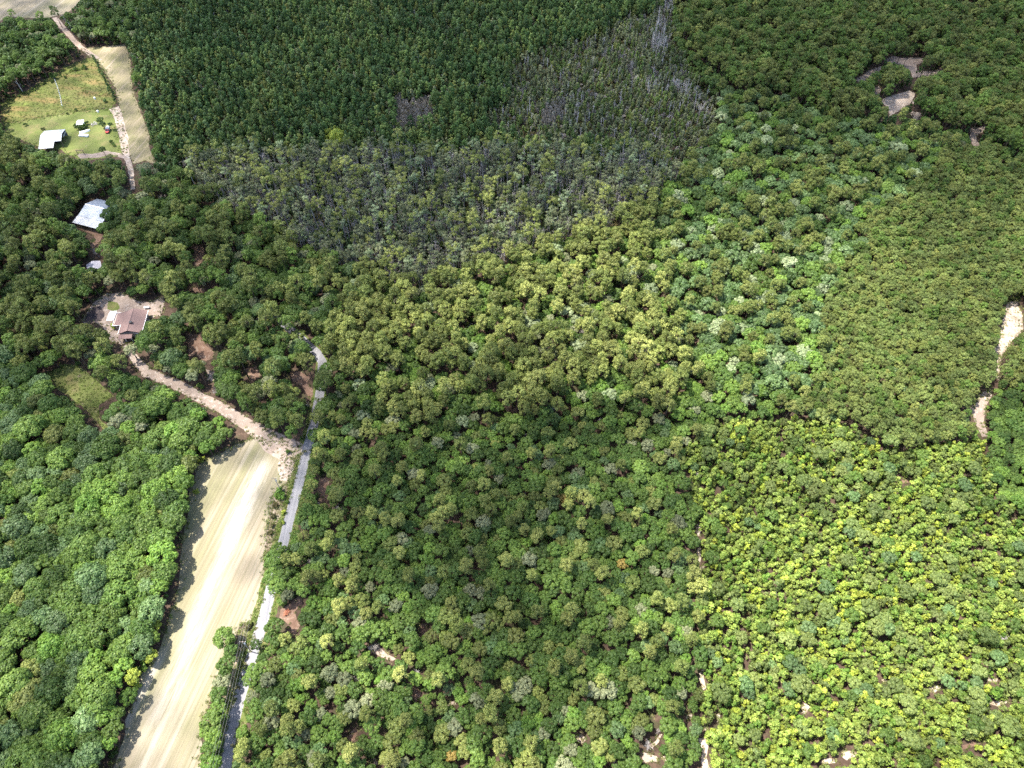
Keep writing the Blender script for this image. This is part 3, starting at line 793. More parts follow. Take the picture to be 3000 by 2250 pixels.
# ------------------------------------------------------------------ where trees stand
STANDS = [   # (name, outline of its canopy in the photo, canopy height, [(species, colour, weight, size lo, size hi)], packing)
    ('glade_edge', [(-1, -1)], 8, [], 1),
    ('twiggrey', [(1160, 250), (1260, 255), (1275, 330), (1185, 355), (1150, 320)], 4, [('twig', 'dry', 1, 0.9, 1.4)], 0.50),
    ('twiggrey2', [(1595, 265), (1660, 255), (1640, 330), (1590, 330)], 4, [('twig', 'dry', 1, 0.9, 1.4)], 0.50),
    ('limetree', [(960, 370), (1010, 370), (1010, 420), (960, 420)], 8, [('thicket', 'lime', 1, 0.9, 1.2)], 0.56),
    ('swampbrush', [(1500, 160), (1700, 110), (1850, 20), (1960, 0), (1990, 110), (2080, 240), (2130, 340), (2060, 420), (1960, 470), (1880, 430), (1780, 390), (1640, 400), (1420, 350), (1490, 260)], 4,
     [('twig', 'dry', 1.6, 0.8, 1.3), ('thicket', 'grey', 4, 0.5, 0.9), ('thicket', 'thickl', 2.5, 0.5, 0.9), ('shrub', 'fern', 2, 0.8, 1.6), ('snag', '', 0.6, 0.5, 0.9), ('young', 'grey', 2.4, 1.0, 1.6), ('shrub', 'dry', 1.0, 0.8, 1.5), ('thicket', 'olive', 1.0, 0.5, 0.9)], 0.66),
    ('swamp', SWAMPG, 10,
     [('cypress', 'grey', 3.2, 0.85, 1.2), ('cypress', 'olive', 0.7, 1.0, 1.35), ('cypress', 'yellow', 0.9, 1.1, 1.5), ('snag', '', 3.0, 0.9, 1.4), ('thicket', 'thick', 2.6, 0.6, 1.0), ('shrub', 'fern', 1.0, 0.8, 1.5), ('twig', 'dry', 0.3, 0.8, 1.3), ('thicket', 'blue', 1.4, 0.6, 1.0), ('cypress', 'pale', 0.8, 0.9, 1.3)], 0.66),
    ('topleft', [(-900, -900), (470, -900), (420, 0), (380, 130), (400, 220), (400, 330), (450, 420), (520, 480), (600, 560), (350, 520), (0, 420), (-900, 420)], 10,
     [('scrub', 'deep', 4, 1.0, 1.5), ('thicket', 'thick', 3, 1.0, 1.4), ('pine', 'mid', 2.5, 0.75, 1.0), ('scrub', 'mid', 2, 0.9, 1.4), ('scrub', 'grey', 0.7, 0.9, 1.3), ('snag', '', 0.15, 0.8, 1.1)], 0.56),
    ('thicket', [(380, -900), (1990, -900), (1930, 0), (1990, 110), (2060, 250), (2060, 420), (1920, 420), (1800, 445), (1200, 440), (640, 455), (520, 490), (400, 340), (380, 130)], 7.5,
     [('thicket', 'thick', 5, 0.9, 1.6), ('thicket', 'thickl', 3.2, 0.9, 1.6), ('thicket', 'blue', 1.8, 0.8, 1.4), ('thicket', 'olive', 1.2, 0.8, 1.3), ('thicket', 'yellow', 0.3, 0.8, 1.2), ('thicket', 'grey', 0.9, 0.6, 1.1), ('twig', 'dry', 0.9, 0.8, 1.5), ('shrub', 'fern', 0.35, 1.0, 1.8), ('snag', '', 0.12, 0.6, 0.9)], 0.57),
    ('oldpines', [(1930, -900), (3900, -900), (3900, 520), (2990, 460), (2860, 380), (2700, 345), (2580, 340), (2450, 330), (2300, 275), (2150, 265), (2070, 200), (2000, 60)], 13,
     [('pine', 'olive', 4, 0.85, 1.15), ('pine', 'mid', 4, 0.85, 1.15), ('thicket', 'thick', 2, 0.9, 1.2), ('scrub', 'deep', 1.2, 0.9, 1.3), ('pine', 'yellow', 0.3, 0.8, 1.0)], 0.52),
    ('hardwood', [(2070, 220), (2300, 280), (2450, 335), (2600, 375), (2800, 430), (2700, 500), (2600, 590), (2500, 720), (2450, 830), (2400, 950), (2420, 1080), (2330, 1170), (2080, 1140), (2000, 1000), (1960, 800), (1930, 620), (1900, 560), (1960, 480), (2050, 420)], 9,
     [('oak', 'blue', 1.6, 0.55, 0.9), ('scrub', 'blue', 3, 1.0, 1.5), ('scrub', 'deep', 2.2, 0.9, 1.4), ('scrub', 'fresh', 1.6, 1.0, 1.5), ('pine', 'olive', 2, 0.8, 1.1), ('scrub', 'pale', 1.1, 1.0, 1.5), ('thicket', 'thick', 1.2, 0.9, 1.2), ('scrub', 'mid', 2, 0.9, 1.4)], 0.52),
    ('eastwood', [(2870, 1140), (3900, 1000), (3900, 1700), (2960, 1480), (2900, 1300)], 7, [('scrub', 'mid', 3, 0.7, 1.0), ('scrub', 'fresh', 2, 0.7, 1.0), ('scrub', 'deep', 2, 0.7, 1.0)], 0.52),
    ('plantation', [(2800, 420), (3900, 480), (3900, 1300), (2900, 1240), (2700, 1290), (2500, 1220), (2330, 1210), (2400, 1100), (2380, 950), (2440, 820), (2500, 700), (2600, 580), (2700, 490)], 8,
     [('midpine', 'plantd', 5, 0.55, 0.75), ('midpine', 'olive', 3, 0.55, 0.75), ('midpine', 'mid', 2.2, 0.55, 0.75), ('midpine', 'yellow', 0.25, 0.5, 0.7), ('scrub', 'blue', 0.7, 0.7, 1.0)], 0.47),
    ('youngpines', [(2020, 1290), (2130, 1180), (2330, 1210), (2500, 1220), (2700, 1290), (2900, 1240), (3900, 1300), (3900, 3200), (2100, 3200), (2075, 2250), (2085, 2000), (2052, 1700), (2034, 1450)], 4,
     [('young', 'plant', 9, 0.8, 1.6), ('young', 'lime', 2.4, 0.8, 1.5), ('young', 'plantd', 2.6, 0.8, 1.6), ('scrub', 'plantd', 1.5, 0.6, 1.2), ('scrub', 'blue', 0.3, 0.6, 1.0), ('scrub', 'mid', 0.6, 0.6, 1.0), ('young', 'fresh', 3, 0.7, 1.4), ('shrub', 'plantd', 1.5, 0.8, 1.4), ('shrub', 'fern', 0.4, 0.8, 1.2)], 0.44),
    ('bigoaks', [(-1200, 1010), (0, 1010), (150, 1090), (240, 1190), (300, 1240), (420, 1150), (560, 1160), (740, 1280), (725, 1330), (640, 1360), (573, 1364), (563, 1445), (546, 1577), (532, 1700), (475, 1907), (383, 2097), (339, 2250), (250, 3200), (-1200, 3200)], 9,
     [('oak', 'mid', 4, 0.75, 1.25), ('oak', 'fresh', 2.4, 0.75, 1.15), ('oak', 'blue', 2.6, 0.75, 1.15), ('oak', 'deep', 1.4, 0.75, 1.1), ('scrub', 'fresh', 1.2, 0.9, 1.3), ('oak', 'olive', 0.8, 0.7, 1.0), ('scrub', 'mid', 1.5, 0.9, 1.3)], 0.50),
    ('leftmixed', [(-1200, 400), (0, 400), (150, 430), (350, 500), (560, 480), (700, 560), (960, 730), (1040, 800), (1000, 1000), (960, 1250), (900, 1330), (820, 1290), (600, 1160), (420, 1080), (300, 1240), (150, 1090), (0, 1010), (-1200, 1010)], 10,
     [('oak', 'deep', 2.4, 0.65, 1.05), ('oak', 'mid', 2.4, 0.65, 1.05), ('pine', 'olive', 4, 0.95, 1.3), ('oak', 'blue', 1.6, 0.65, 1.0), ('scrub', 'deep', 2.5, 0.9, 1.4), ('pine', 'mid', 1.6, 0.9, 1.2), ('scrub', 'olive', 1.4, 0.9, 1.3), ('scrub', 'grey', 0.7, 0.9, 1.3), ('bare', '', 0.10, 0.7, 1.0)], 0.52),
    ('brightpines', [(1040, 800), (1200, 800), (1350, 760), (1500, 690), (1650, 640), (1800, 590), (1900, 560), (1930, 620), (1960, 800), (2000, 1000), (2080, 1130), (1990, 1230), (1800, 1150), (1500, 1200), (1250, 1250), (1050, 1200), (980, 1100), (1000, 1000)], 10,
     [('pine', 'yellow', 3.2, 0.9, 1.25), ('pine', 'olive', 3.6, 0.9, 1.25), ('scrub', 'mid', 2.6, 0.9, 1.3), ('scrub', 'fresh', 1.2, 0.9, 1.2), ('scrub', 'pale', 0.7, 1.0, 1.4), ('oak', 'fresh', 0.7, 0.6, 0.85), ('scrub', 'grey', 0.7, 0.9, 1.2), ('scrub', 'deep', 1.6, 0.9, 1.3), ('bare', '', 0.06, 0.7, 0.9)], 0.50),
    ('scruboaks', [(-9000, -9000), (9000, -9000), (9000, 9000), (-9000, 9000)], 6.5,
     [('scrub', 'mid', 6, 0.5, 1.15), ('scrub', 'deep', 5, 0.5, 1.1), ('scrub', 'fresh', 1.6, 0.6, 1.0), ('pine', 'yellow', 1.0, 0.7, 0.95), ('scrub', 'blue', 1.0, 0.7, 1.0), ('scrub', 'grey', 0.9, 0.7, 1.1), ('scrub', 'olive', 2.0, 0.7, 1.15), ('pine', 'olive', 0.6, 0.75, 1.0), ('bare', '', 0.12, 0.45, 0.75), ('scrub', 'rust', 0.02, 0.7, 0.8)], 0.50),
]
# open ground that must stay in view (photo outlines)
ROADV = []
def pixribbon(pix, wid):
    o = ribbon(pix, wid)
    q, _ = pixel([(p.x, p.y, 0) for p in o])
    return [tuple(a) for a in q]
KEEP = [FIELD, TOPFIELD, MEADOW, LAWN, STRIP, LOT, GLADE, EAST1, EAST2, BRUSH,
        pixribbon(TRACKC, 4.6), pixribbon(PATHC, 3.0), pixribbon(DRIVEC, 5.0),
        pixribbon(ROADC[:6], 3.4), [(770, 1760), (800, 1750), (790, 1800), (770, 1870), (748, 1925), (735, 1920), (752, 1850)],
        pixribbon([(828, 1580), (852, 1503), (869, 1442), (886, 1374), (897, 1323), (905, 1300)], 3.6), pixribbon([(908, 1285), (919, 1245)], 2.6), pixribbon([(944, 1060), (928, 1033), (905, 1012)], 2.4),
        [(735, 1820), (760, 1830), (745, 1890), (728, 1945), (705, 2010), (680, 2090), (660, 2160), (645, 2250), (610, 2250), (640, 2100), (665, 2000), (690, 1920), (700, 1850)],
        [(800, 1450), (838, 1415), (868, 1400), (848, 1470), (820, 1560), (800, 1640), (770, 1660), (780, 1571), (787, 1480)],
        [(262, 583), (300, 592), (288, 615), (276, 640), (272, 668), (222, 655), (240, 605)],          # silver barn roof
        [(262, 765), (283, 772), (280, 785), (256, 792)],                                   # small grey roof
        [(320, 905), (435, 900), (432, 925), (400, 965), (378, 985), (350, 985), (330, 950), (312, 940)]]
KEEP += [g for g, _ in GAPS]
# footprints where nothing grows (world boxes: x0, x1, y0, y1)
SOLID = [(-177, -158, 199, 219), (-216, -196, 267, 294), (-262, -244, 333, 358), (-200, -186, 237, 251), (-248.5, -240, 359, 367)]
SOLIDROAD = pixribbon(ROADC, 4.4)

N_CAND = 420000
cx = RNG.uniform(-470, 470, N_CAND)
cy = RNG.uniform(4, 640, N_CAND)
base_px, _ = pixel(np.stack([cx, cy, np.zeros(N_CAND)], 1))
ok = (base_px[:, 0] > -260) & (base_px[:, 0] < 3260) & (base_px[:, 1] > -330) & (base_px[:, 1] < 2620)
cx, cy = cx[ok], cy[ok]
n = len(cx)
canopy_px, _ = pixel(np.stack([cx, cy, np.full(n, 8.0)], 1))
wob = np.stack([vnoise(cx, cy, 0.05, 3.3), vnoise(cx, cy, 0.05, 9.1)], 1) * 26 + np.stack([vnoise(cx, cy, 0.18, 5.3), vnoise(cx, cy, 0.18, 7.1)], 1) * 14
look = canopy_px + wob
stand = np.full(n, len(STANDS) - 1)
for i in range(len(STANDS) - 2, 0, -1):
    stand[inside(STANDS[i][1], look)] = i
clump = vnoise(cx, cy, 0.06, 21.0)       # trees of a kind tend to stand together
clump = clump + 0.6 * vnoise(cx, cy, 0.022, 55.0)
u = (RNG.uniform(0, 0.62, n) + clump * 1.5) % 1.0

spec = np.zeros(n, int)
rad = np.zeros(n)
hgt = np.zeros(n)
scl = np.zeros(n)
combos, combo_of = [], {}
pack = np.zeros(n)
NOM = {k: (v[2], v[3]) for k, v in SPECIES.items()}
NOM['snag'] = (1.3, 9.5)
NOM['bare'] = (3.0, 7.0)
for i, (nm, poly, ch, comp, pk) in enumerate(STANDS):
    sel = np.where(stand == i)[0]
    if not len(sel) or not comp: continue
    order = np.random.default_rng(i).permutation(len(comp))
    comp = [comp[k] for k in order]
    w = np.cumsum([c[2] for c in comp]) / sum(c[2] for c in comp)
    which = np.searchsorted(w, u[sel])
    for k, (sp, colr, _, lo, hi) in enumerate(comp):
        s2 = sel[which == k]
        key = (sp, colr, nm)
        if key not in combo_of:
            combo_of[key] = len(combos)
            combos.append(key)
        spec[s2] = combo_of[key]
        s = RNG.uniform(lo, hi, len(s2))
        scl[s2] = s
        rad[s2] = NOM[sp][0] * s
        hgt[s2] = NOM[sp][1] * s
        pack[s2] = pk
# leave what must stay open
bad = np.zeros(n, bool)
tests = [(0, 0, 0.0), (0, 0, 0.5), (0, 0, 0.95), (0.9, 0, 0.68), (-0.9, 0, 0.68), (0, -0.8, 0.6), (0, 0.8, 0.75), (0.62, 0.62, 0.8), (-0.62, -0.62, 0.6), (0.62, -0.62, 0.6), (-0.62, 0.62, 0.8), (0.5, 0, 0.9), (-0.5, 0, 0.9), (0.45, 0, 0.45), (-0.45, 0, 0.45)]
tp = [pixel(np.stack([cx + rad * a, cy + rad * b, hgt * f], 1))[0] for a, b, f in tests]
small = np.array([combos[s][0] in ('shrub', 'twig') for s in spec])
for poly in KEEP:
    pa = np.array(poly)
    lo, hi = pa.min(0) - 5, pa.max(0) + 5
    for q in tp:
        m = (q[:, 0] > lo[0]) & (q[:, 0] < hi[0]) & (q[:, 1] > lo[1]) & (q[:, 1] < hi[1])
        if m.any():
            ii = np.where(m)[0]
            bad[ii[inside(poly, q[ii])]] = True
ii = np.where(inside(SOLIDROAD, tp[0]))[0]
bad[ii] = True
for x0, x1, y0, y1 in SOLID:
    bad |= (cx > x0 - rad * 0.3) & (cx < x1 + rad * 0.3) & (cy > y0 - rad * 0.3) & (cy < y1 + rad * 0.3)
idx = np.where(~bad & (scl > 0))[0]

# trees set by hand: (photo pixel of the crown's middle, species, colour, size)
HAND = [
    ((322, 628), 'oak', 'deep', 0.95), ((304, 668), 'oak', 'mid', 0.8), ((335, 590), 'oak', 'mid', 0.9), ((268, 800), 'oak', 'deep', 0.7), ((800, 1640), 'oak', 'mid', 0.75), ((795, 1690), 'oak', 'mid', 0.7), ((815, 1610), 'scrub', 'mid', 1.0), ((752, 1890), 'scrub', 'deep', 0.7), ((745, 1965), 'scrub', 'mid', 1.0), ((735, 1990), 'scrub', 'mid', 1.0), ((920, 1275), 'scrub', 'fresh', 1.0),
    ((655, 1868), 'oak', 'mid', 0.80), ((675, 1905), 'scrub', 'deep', 0.9), ((664, 1945), 'scrub', 'mid', 1.1), ((650, 2000), 'scrub', 'grey', 1.0), ((660, 1975), 'scrub', 'deep', 0.9),
    ((642, 2035), 'scrub', 'deep', 1.05), ((636, 2078), 'scrub', 'mid', 1.05), ((622, 2118), 'scrub', 'mid', 1.2), ((628, 2160), 'scrub', 'fresh', 1.1), ((614, 2200), 'scrub', 'mid', 1.15), ((618, 2245), 'scrub', 'fresh', 1.2), ((645, 2105), 'scrub', 'deep', 0.9), ((640, 2190), 'scrub', 'deep', 0.8), ((604, 2140), 'scrub', 'fresh', 0.8), ((608, 2290), 'scrub', 'mid', 1.2),
    ((820, 1436), 'shrub', 'fresh', 1.5), ((828, 1455), 'shrub', 'fresh', 1.3), ((812, 1452), 'shrub', 'fresh', 1.2), ((845, 1324), 'shrub', 'deep', 1.0), ((832, 1500), 'shrub', 'lime', 0.9), ((805, 1480), 'shrub', 'fern', 1.0), ((800, 1510), 'shrub', 'fern', 1.0), ((798, 1540), 'shrub', 'fern', 0.9), ((790, 1560), 'shrub', 'fern', 0.9), ((830, 1530), 'shrub', 'lime', 0.8), ((840, 1470), 'shrub', 'fresh', 0.9),
    ((732, 1826), 'shrub', 'olive', 1.0), ((727, 1838), 'shrub', 'fern', 1.1),
    ((1650, 1461), 'scrub', 'rust', 0.8), ((985, 395), 'oak', 'lime', 0.95),
    ((333, 955), 'shrub', 'lime', 1.5), ((294, 352), 'scrub', 'deep', 0.8), ((300, 365), 'scrub', 'deep', 0.75), ((323, 365), 'scrub', 'deep', 0.6), ((300, 438), 'scrub', 'mid', 0.75), ((325, 415), 'shrub', 'deep', 1.4), ((334, 424), 'shrub', 'mid', 1.1),
    ((228, 372), 'shrub', 'deep', 1.6), ((236, 374), 'shrub', 'deep', 1.5), ((247, 370), 'shrub', 'deep', 1.5), ((255, 360), 'shrub', 'deep', 1.3), ((222, 368), 'shrub', 'deep', 1.3), ((74, 364), 'shrub', 'deep', 1.2), ((157, 222), 'shrub', 'deep', 2.0), ((150, 218), 'shrub', 'deep', 1.6), ((220, 202), 'shrub', 'deep', 1.4), ((248, 196), 'shrub', 'mid', 1.6), ((222, 321), 'shrub', 'deep', 0.9), ((197, 332), 'shrub', 'deep', 0.8), ((122, 378), 'shrub', 'deep', 0.8), ((128, 377), 'shrub', 'deep', 0.7), ((308, 295), 'shrub', 'deep', 1.3), ((120, 50), 'pine', 'mid', 1.0), ((160, 35), 'pine', 'mid', 1.0), ((35, 40), 'pine', 'mid', 0.8),
    ((380, 1240), 'oak', 'grey', 0.75), ((415, 1250), 'scrub', 'grey', 1.2), ((345, 1235), 'scrub', 'grey', 1.3), ((448, 955), 'oak', 'mid', 0.85), ((425, 985), 'oak', 'deep', 0.75), ((385, 1025), 'scrub', 'grey', 1.1),
    ((590, 1345), 'shrub', 'lime', 1.3), ((575, 1440), 'shrub', 'lime', 1.0), ((455, 1835), 'scrub', 'lime', 0.8), ((440, 1920), 'scrub', 'lime', 0.85), ((392, 1980), 'scrub', 'lime', 1.0), ((378, 2040), 'scrub', 'fresh', 1.0), ((420, 1955), 'shrub', 'fresh', 1.6), ((400, 2005), 'shrub', 'lime', 1.5),
    ((2040, 1860), 'shrub', 'fresh', 1.2), ((2820, 2010), 'young', 'blue', 1.5), ((2775, 1995), 'scrub', 'blue', 0.8), ((2340, 1965), 'scrub', 'blue', 0.85), ((2310, 2020), 'scrub', 'blue', 0.9), ((2440, 1820), 'scrub', 'blue', 0.9), ((2370, 1840), 'scrub', 'blue', 0.95), ((2420, 1720), 'scrub', 'blue', 0.95), ((2500, 1455), 'scrub', 'blue', 0.9), ((2480, 1370), 'scrub', 'blue', 0.9), ((2400, 1330), 'scrub', 'plantd', 1.2), ((2540, 2020), 'scrub', 'blue', 0.8), ((2780, 1790), 'scrub', 'blue', 0.8), ((2860, 2000), 'scrub', 'blue', 0.8),
]
for hedge in [(278, 172), (284, 185), (290, 197), (292, 210), (300, 220), (306, 230), (310, 240), (316, 250), (322, 258), (328, 268), (332, 278), (334, 288), (272, 165), (318, 262), (300, 212)]:
    HAND.append((hedge, 'thicket', 'thick', random.uniform(0.55, 0.8)))
for k in range(26):       # low sprouts along the meadow's upper edge
    t = k / 25
    HAND.append(((30 + 210 * t + random.uniform(-10, 10), 290 - 90 * t + random.uniform(-8, 6)), 'shrub', random.choice(['mid', 'fresh', 'olive', 'deep']), random.uniform(0.5, 1.0)))
HAND_BARE = [((100, 800), 'bare', 0.8), ((895, 1180), 'bare', 0.75), ((1072, 1715), 'bare', 0.55), ((845, 1725), 'bare', 0.7), ((1095, 1895), 'bare', 0.7), ((1220, 1965), 'bare', 0.5), ((1760, 1230), 'bare', 0.5), ((2030, 1300), 'bare', 0.6), ((2045, 1390), 'bare', 0.7), ((1700, 1980), 'bare', 0.55), ((2005, 2000), 'bare', 0.6), ((1900, 2185), 'bare', 0.6), ((1930, 2140), 'bare', 0.5), ((1755, 1900), 'bare', 0.45), ((2290, 1745), 'bare', 0.5), ((1000, 1490), 'bare', 0.6), ((1025, 1460), 'bare', 0.6), ((985, 1490), 'bare', 0.55), ((1140, 1955), 'bare', 0.45), ((1535, 1860), 'bare', 0.5), ((1745, 1275), 'bare', 0.45), ((2055, 310), 'bare', 1.5), ((2290, 1195), 'bare', 0.55), ((2365, 708), 'bare', 0.5), ((2940, 1870), 'bare', 0.55), ((2270, 1740), 'bare', 0.5),
             ((1825, 530), 'snagw', 1.25), ((1840, 500), 'snagw', 1.1), ((1490, 610), 'snagw', 1.15), ((1480, 640), 'snagw', 1.0), ((1345, 590), 'snag', 1.1), ((905, 590), 'snag', 1.4), ((1425, 650), 'snagw', 0.9)]
trees = []       # dict: sp, col, stand, x, y, s, rz, hand
for (px, sp, colr, s) in HAND:
    r, h = NOM[sp]
    p = ground(px[0], px[1], h * s * (0.45 if sp == 'shrub' else 0.72))
    trees.append(dict(sp=sp, col=colr, stand='hand', x=p.x, y=p.y, s=s, hand=True))
for (px, sp, s) in HAND_BARE:
    white = sp == 'snagw'
    sp = 'snag' if white else sp
    p = ground(px[0], px[1], NOM[sp][1] * s * 0.65)
    trees.append(dict(sp=sp, col='white' if white else '', stand='hand', x=p.x, y=p.y, s=s, hand=True))
for k in range(190):       # stands of bleached dead trunks in the swamp clearing
    cxp, cyp, sx, sy = random.choice([(1930, 110, 22, 55), (1925, 125, 22, 45), (1935, 60, 14, 60), (1915, 255, 40, 22), (1990, 255, 35, 22), (2030, 280, 40, 25), (1960, 5, 12, 30), (1930, 130, 30, 25)])
    p = ground(random.gauss(cxp, sx * 0.55), random.gauss(cyp, sy * 0.55), 3.5)
    trees.append(dict(sp='snag', col='white' if random.random() < 0.4 else '', stand='swampbrush', x=p.x, y=p.y, s=random.uniform(0.6, 1.0), hand=False))

CELL = 3.0
grid = {}
def put(x, y, r):
    grid.setdefault((int(x // CELL), int(y // CELL)), []).append((x, y, r))
for t in trees:
    put(t['x'], t['y'], NOM[t['sp']][0] * t['s'] * (0.4 if t['sp'] == 'snag' else 0.9))
for i in idx:
    x, y, r, pk = cx[i], cy[i], rad[i], pack[i]
    k = combos[spec[i]]
    rr = r * 0.55 if k[0] in ('snag', 'cypress') else r
    gx, gy = int(x // CELL), int(y // CELL)
    reach = int((rr + 5.8) * pk // CELL) + 1
    clear = True
    for a in range(gx - reach, gx + reach + 1):
        for b in range(gy - reach, gy + reach + 1):
            for (qx, qy, qr) in grid.get((a, b), ()):
                dd = (rr + qr) * pk
                if (qx - x) ** 2 + (qy - y) ** 2 < dd * dd:
                    clear = False
                    break
            if not clear: break
        if not clear: break
    if not clear: continue
    put(x, y, rr)
    trees.append(dict(sp=k[0], col=k[1], stand=k[2], x=x, y=y, s=scl[i], hand=False))

for t in trees:
    t['rz'] = random.uniform(0, 6.283)
    sp = t['sp']
    t['v'] = random.randrange(6 if sp == 'snag' else 3 if sp == 'bare' else SPECIES[sp][1])
    r, h = NOM[sp]
    q, d = pixel([(t['x'], t['y'], h * t['s'] * 0.7)])
    t['px'], t['py'] = q[0]
    t['size'] = r * t['s'] * F / d[0]
    t['inview'] = 8 < t['px'] < 2992 and 8 < t['py'] < 2242
    if t['hand']: t['size'] *= 3

# ------------------------------------------------------------------ labels
LOOK = {'deep': 'dark green', 'mid': 'mid green', 'fresh': 'fresh bright green', 'olive': 'olive green', 'yellow': 'yellowish green', 'lime': 'vivid lime green', 'plant': 'light yellow-green', 'plantd': 'dull green', 'blue': 'bluish green', 'pale': 'pale silvery green', 'grey': 'grey-green', 'thick': 'dark green', 'thickl': 'mid green', 'dry': 'grey', 'rust': 'rusty yellow', 'red': 'reddish', 'fern': 'brownish green'}
KINDW = {'oak': 'broad-crowned oak', 'scrub': 'round-crowned scrub oak', 'pine': 'tall pine', 'midpine': 'closely planted pine', 'young': 'bushy young pine', 'thicket': 'slender pointed tree', 'cypress': 'thin pale-trunked cypress', 'shrub': 'low shrub', 'twig': 'leafless brush', 'snag': 'bare dead trunk', 'bare': 'leafless spreading tree'}
CATW = {'oak': 'oak tree', 'scrub': 'scrub oak', 'pine': 'pine tree', 'midpine': 'plantation pine', 'young': 'young pine', 'thicket': 'thicket tree', 'cypress': 'cypress', 'shrub': 'shrub', 'twig': 'brush', 'snag': 'dead tree', 'bare': 'leafless tree'}
PLACE = {'bigoaks': 'in the dense oak wood west of the stubble field', 'leftmixed': 'in the mixed wood around the houses', 'topleft': 'in the dark wood around the meadow', 'thicket': 'in the dense thicket beyond the swamp', 'swampbrush': 'in the grey brushy clearing of the thicket', 'swamp': 'in the swamp of pale thin trunks',
         'oldpines': 'in the tall pine wood beyond the hardwoods', 'hardwood': 'in the bluish hardwood stand by the plantation', 'plantation': 'in the even-textured pine plantation', 'youngpines': 'in the bright young pine planting', 'eastwood': 'beside the rutted sandy path', 'brightpines': 'in the sunlit pines just before the swamp', 'scruboaks': 'in the scrub oak wood beside the paved road', 'twiggrey': 'in the grey leafless patch of the thicket', 'twiggrey2': 'in the grey leafless patch of the thicket', 'limetree': 'in the dark thicket'}
LAND = [('paved road', [ground(x, y) for x, y in ROADC[2:17]], 8.0, 'at the edge of the paved road'),
        ('drive', [ground(x, y) for x, y in DRIVEC[3:]], 7.0, 'beside the pale dirt driveway'),
        ('house', [Vector((-166, 209, 0))], 16.0, 'beside the brown-roofed house'),
        ('barn', [Vector((-204, 280, 0))], 18.0, 'beside the half-hidden silver barn'),
        ('polebarn', [Vector((-253, 346, 0))], 16.0, 'beside the open barn on the lawn'),
        ('glade', [ground(230, 1130), ground(290, 1200)], 11.0, 'around the small grassy glade'),
        ('field', [ground(*p) for p in FIELD], 6.0, 'at the edge of the stubble field'),
        ('strip', [ground(*p) for p in STRIP], 6.0, 'beside the dry mown strip'),
        ('track', [ground(*p) for p in TRACKC], 6.0, 'beside the sandy track'),
        ('meadow', [ground(*p) for p in MEADOW], 7.0, 'at the edge of the rough meadow'),
        ('lawn', [ground(*p) for p in LAWN], 6.0, 'at the edge of the mown lawn'),
        ('east', [ground(*p) for p in EAST1 + EAST2], 7.0, 'beside the sandy plantation path'),
        ('clear', [ground(*p) for p in z1((2250, 0), [(970, 870), (1120, 900), (1260, 895), (820, 680), (1100, 520), (1290, 620)])], 10.0, 'by the sandy clearing among tall pines')]
EXTRA = {'at the edge of the paved road': 'roadside'}
def describe(t):
    p = Vector((t['x'], t['y'], 0))
    where = PLACE.get(t['stand'])
    for nm, pts, rr, ph in LAND:
        for i in range(len(pts)):
            a = pts[i]
            b = pts[i + 1] if i + 1 < len(pts) else a
            ab = b - a
            f = 0 if ab.length < 1e-6 else max(0, min(1, (p - a).dot(ab) / ab.length_squared))
            if (a + ab * f - p).length < rr:
                where = ph
                break
        else: continue
        break
    if where is None:
        where = 'in the bright young pine planting' if t['px'] > 2030 and t['py'] > 1200 else PLACE['scruboaks'] if t['py'] > 1200 else 'in the dense thicket beyond the swamp' if t['py'] < 430 else 'in the sunlit pines just before the swamp' if t['py'] > 700 else PLACE['swamp']
    sp = t['sp']
    if sp in ('snag', 'bare'):
        lk = 'bleached' if t['col'] == 'white' else 'grey'
    else:
        lk = LOOK[t['col']]
    size = ''
    nom = {'oak': 0.9, 'scrub': 0.95, 'pine': 1.0}.get(sp)
    if nom: size = 'large ' if t['s'] > nom * 1.12 else 'small ' if t['s'] < nom * 0.82 else ''
    lab = '%s%s %s %s' % (size, lk, KINDW[sp], where)
    if len(lab.split()) > 15: lab = '%s %s %s' % (lk, KINDW[sp], where)
    return lab, '%s trees %s' % (KINDW[sp], where) if sp not in ('shrub',) else 'shrubs ' + where

# ------------------------------------------------------------------ build the individuals, then the rest as woods
LIMIT = {'oak': 300, 'scrub': 300, 'pine': 300, 'midpine': 290, 'young': 300, 'thicket': 300, 'cypress': 300, 'snag': 280, 'bare': 200, 'shrub': 250, 'twig': 150}
MULTI = ('oak', 'scrub', 'pine', 'cypress')      # large enough to show trunk and crown as parts
by_sp = {}
for t in trees: by_sp.setdefault(t['sp'], []).append(t)
rest = []
for sp, lst in by_sp.items():
    lst.sort(key=lambda t: (-1 if t['inview'] else 0, -t['size']))
    take = [t for t in lst[:LIMIT[sp]] if t['inview']]
    chosen = set(id(t) for t in take)
    rest += [t for t in lst if id(t) not in chosen]
    for t in take:
        lab, grp = describe(t)
        loc = (t['x'], t['y'], 0)
        nm = NAMES[sp]
        if sp in MULTI:
            e = empty(nm, loc, t['rz'], t['s'])
            c = bpy.data.objects.new('crown', crown_mesh(sp, t['v'], t['col']))
            k = bpy.data.objects.new('trunk', trunk_mesh(sp, t['v']))
            for o in (c, k):
                COL.objects.link(o)
                o.parent = e
        else:
            if sp == 'snag':
                mesh = SNAGS[(t['v'] // 2) * 2] if t['col'] == 'white' else SNAGS[(t['v'] // 2) * 2 + 1]
            elif sp == 'bare': mesh = BARES[t['v']]
            else: mesh = joined_mesh(sp, t['v'], t['col'])
            e = link(nm, mesh)
            e.location = loc
            e.rotation_euler = (0, 0, t['rz'])
            e.scale = (t['s'],) * 3
        mark(e, lab, CATW[sp], grp)

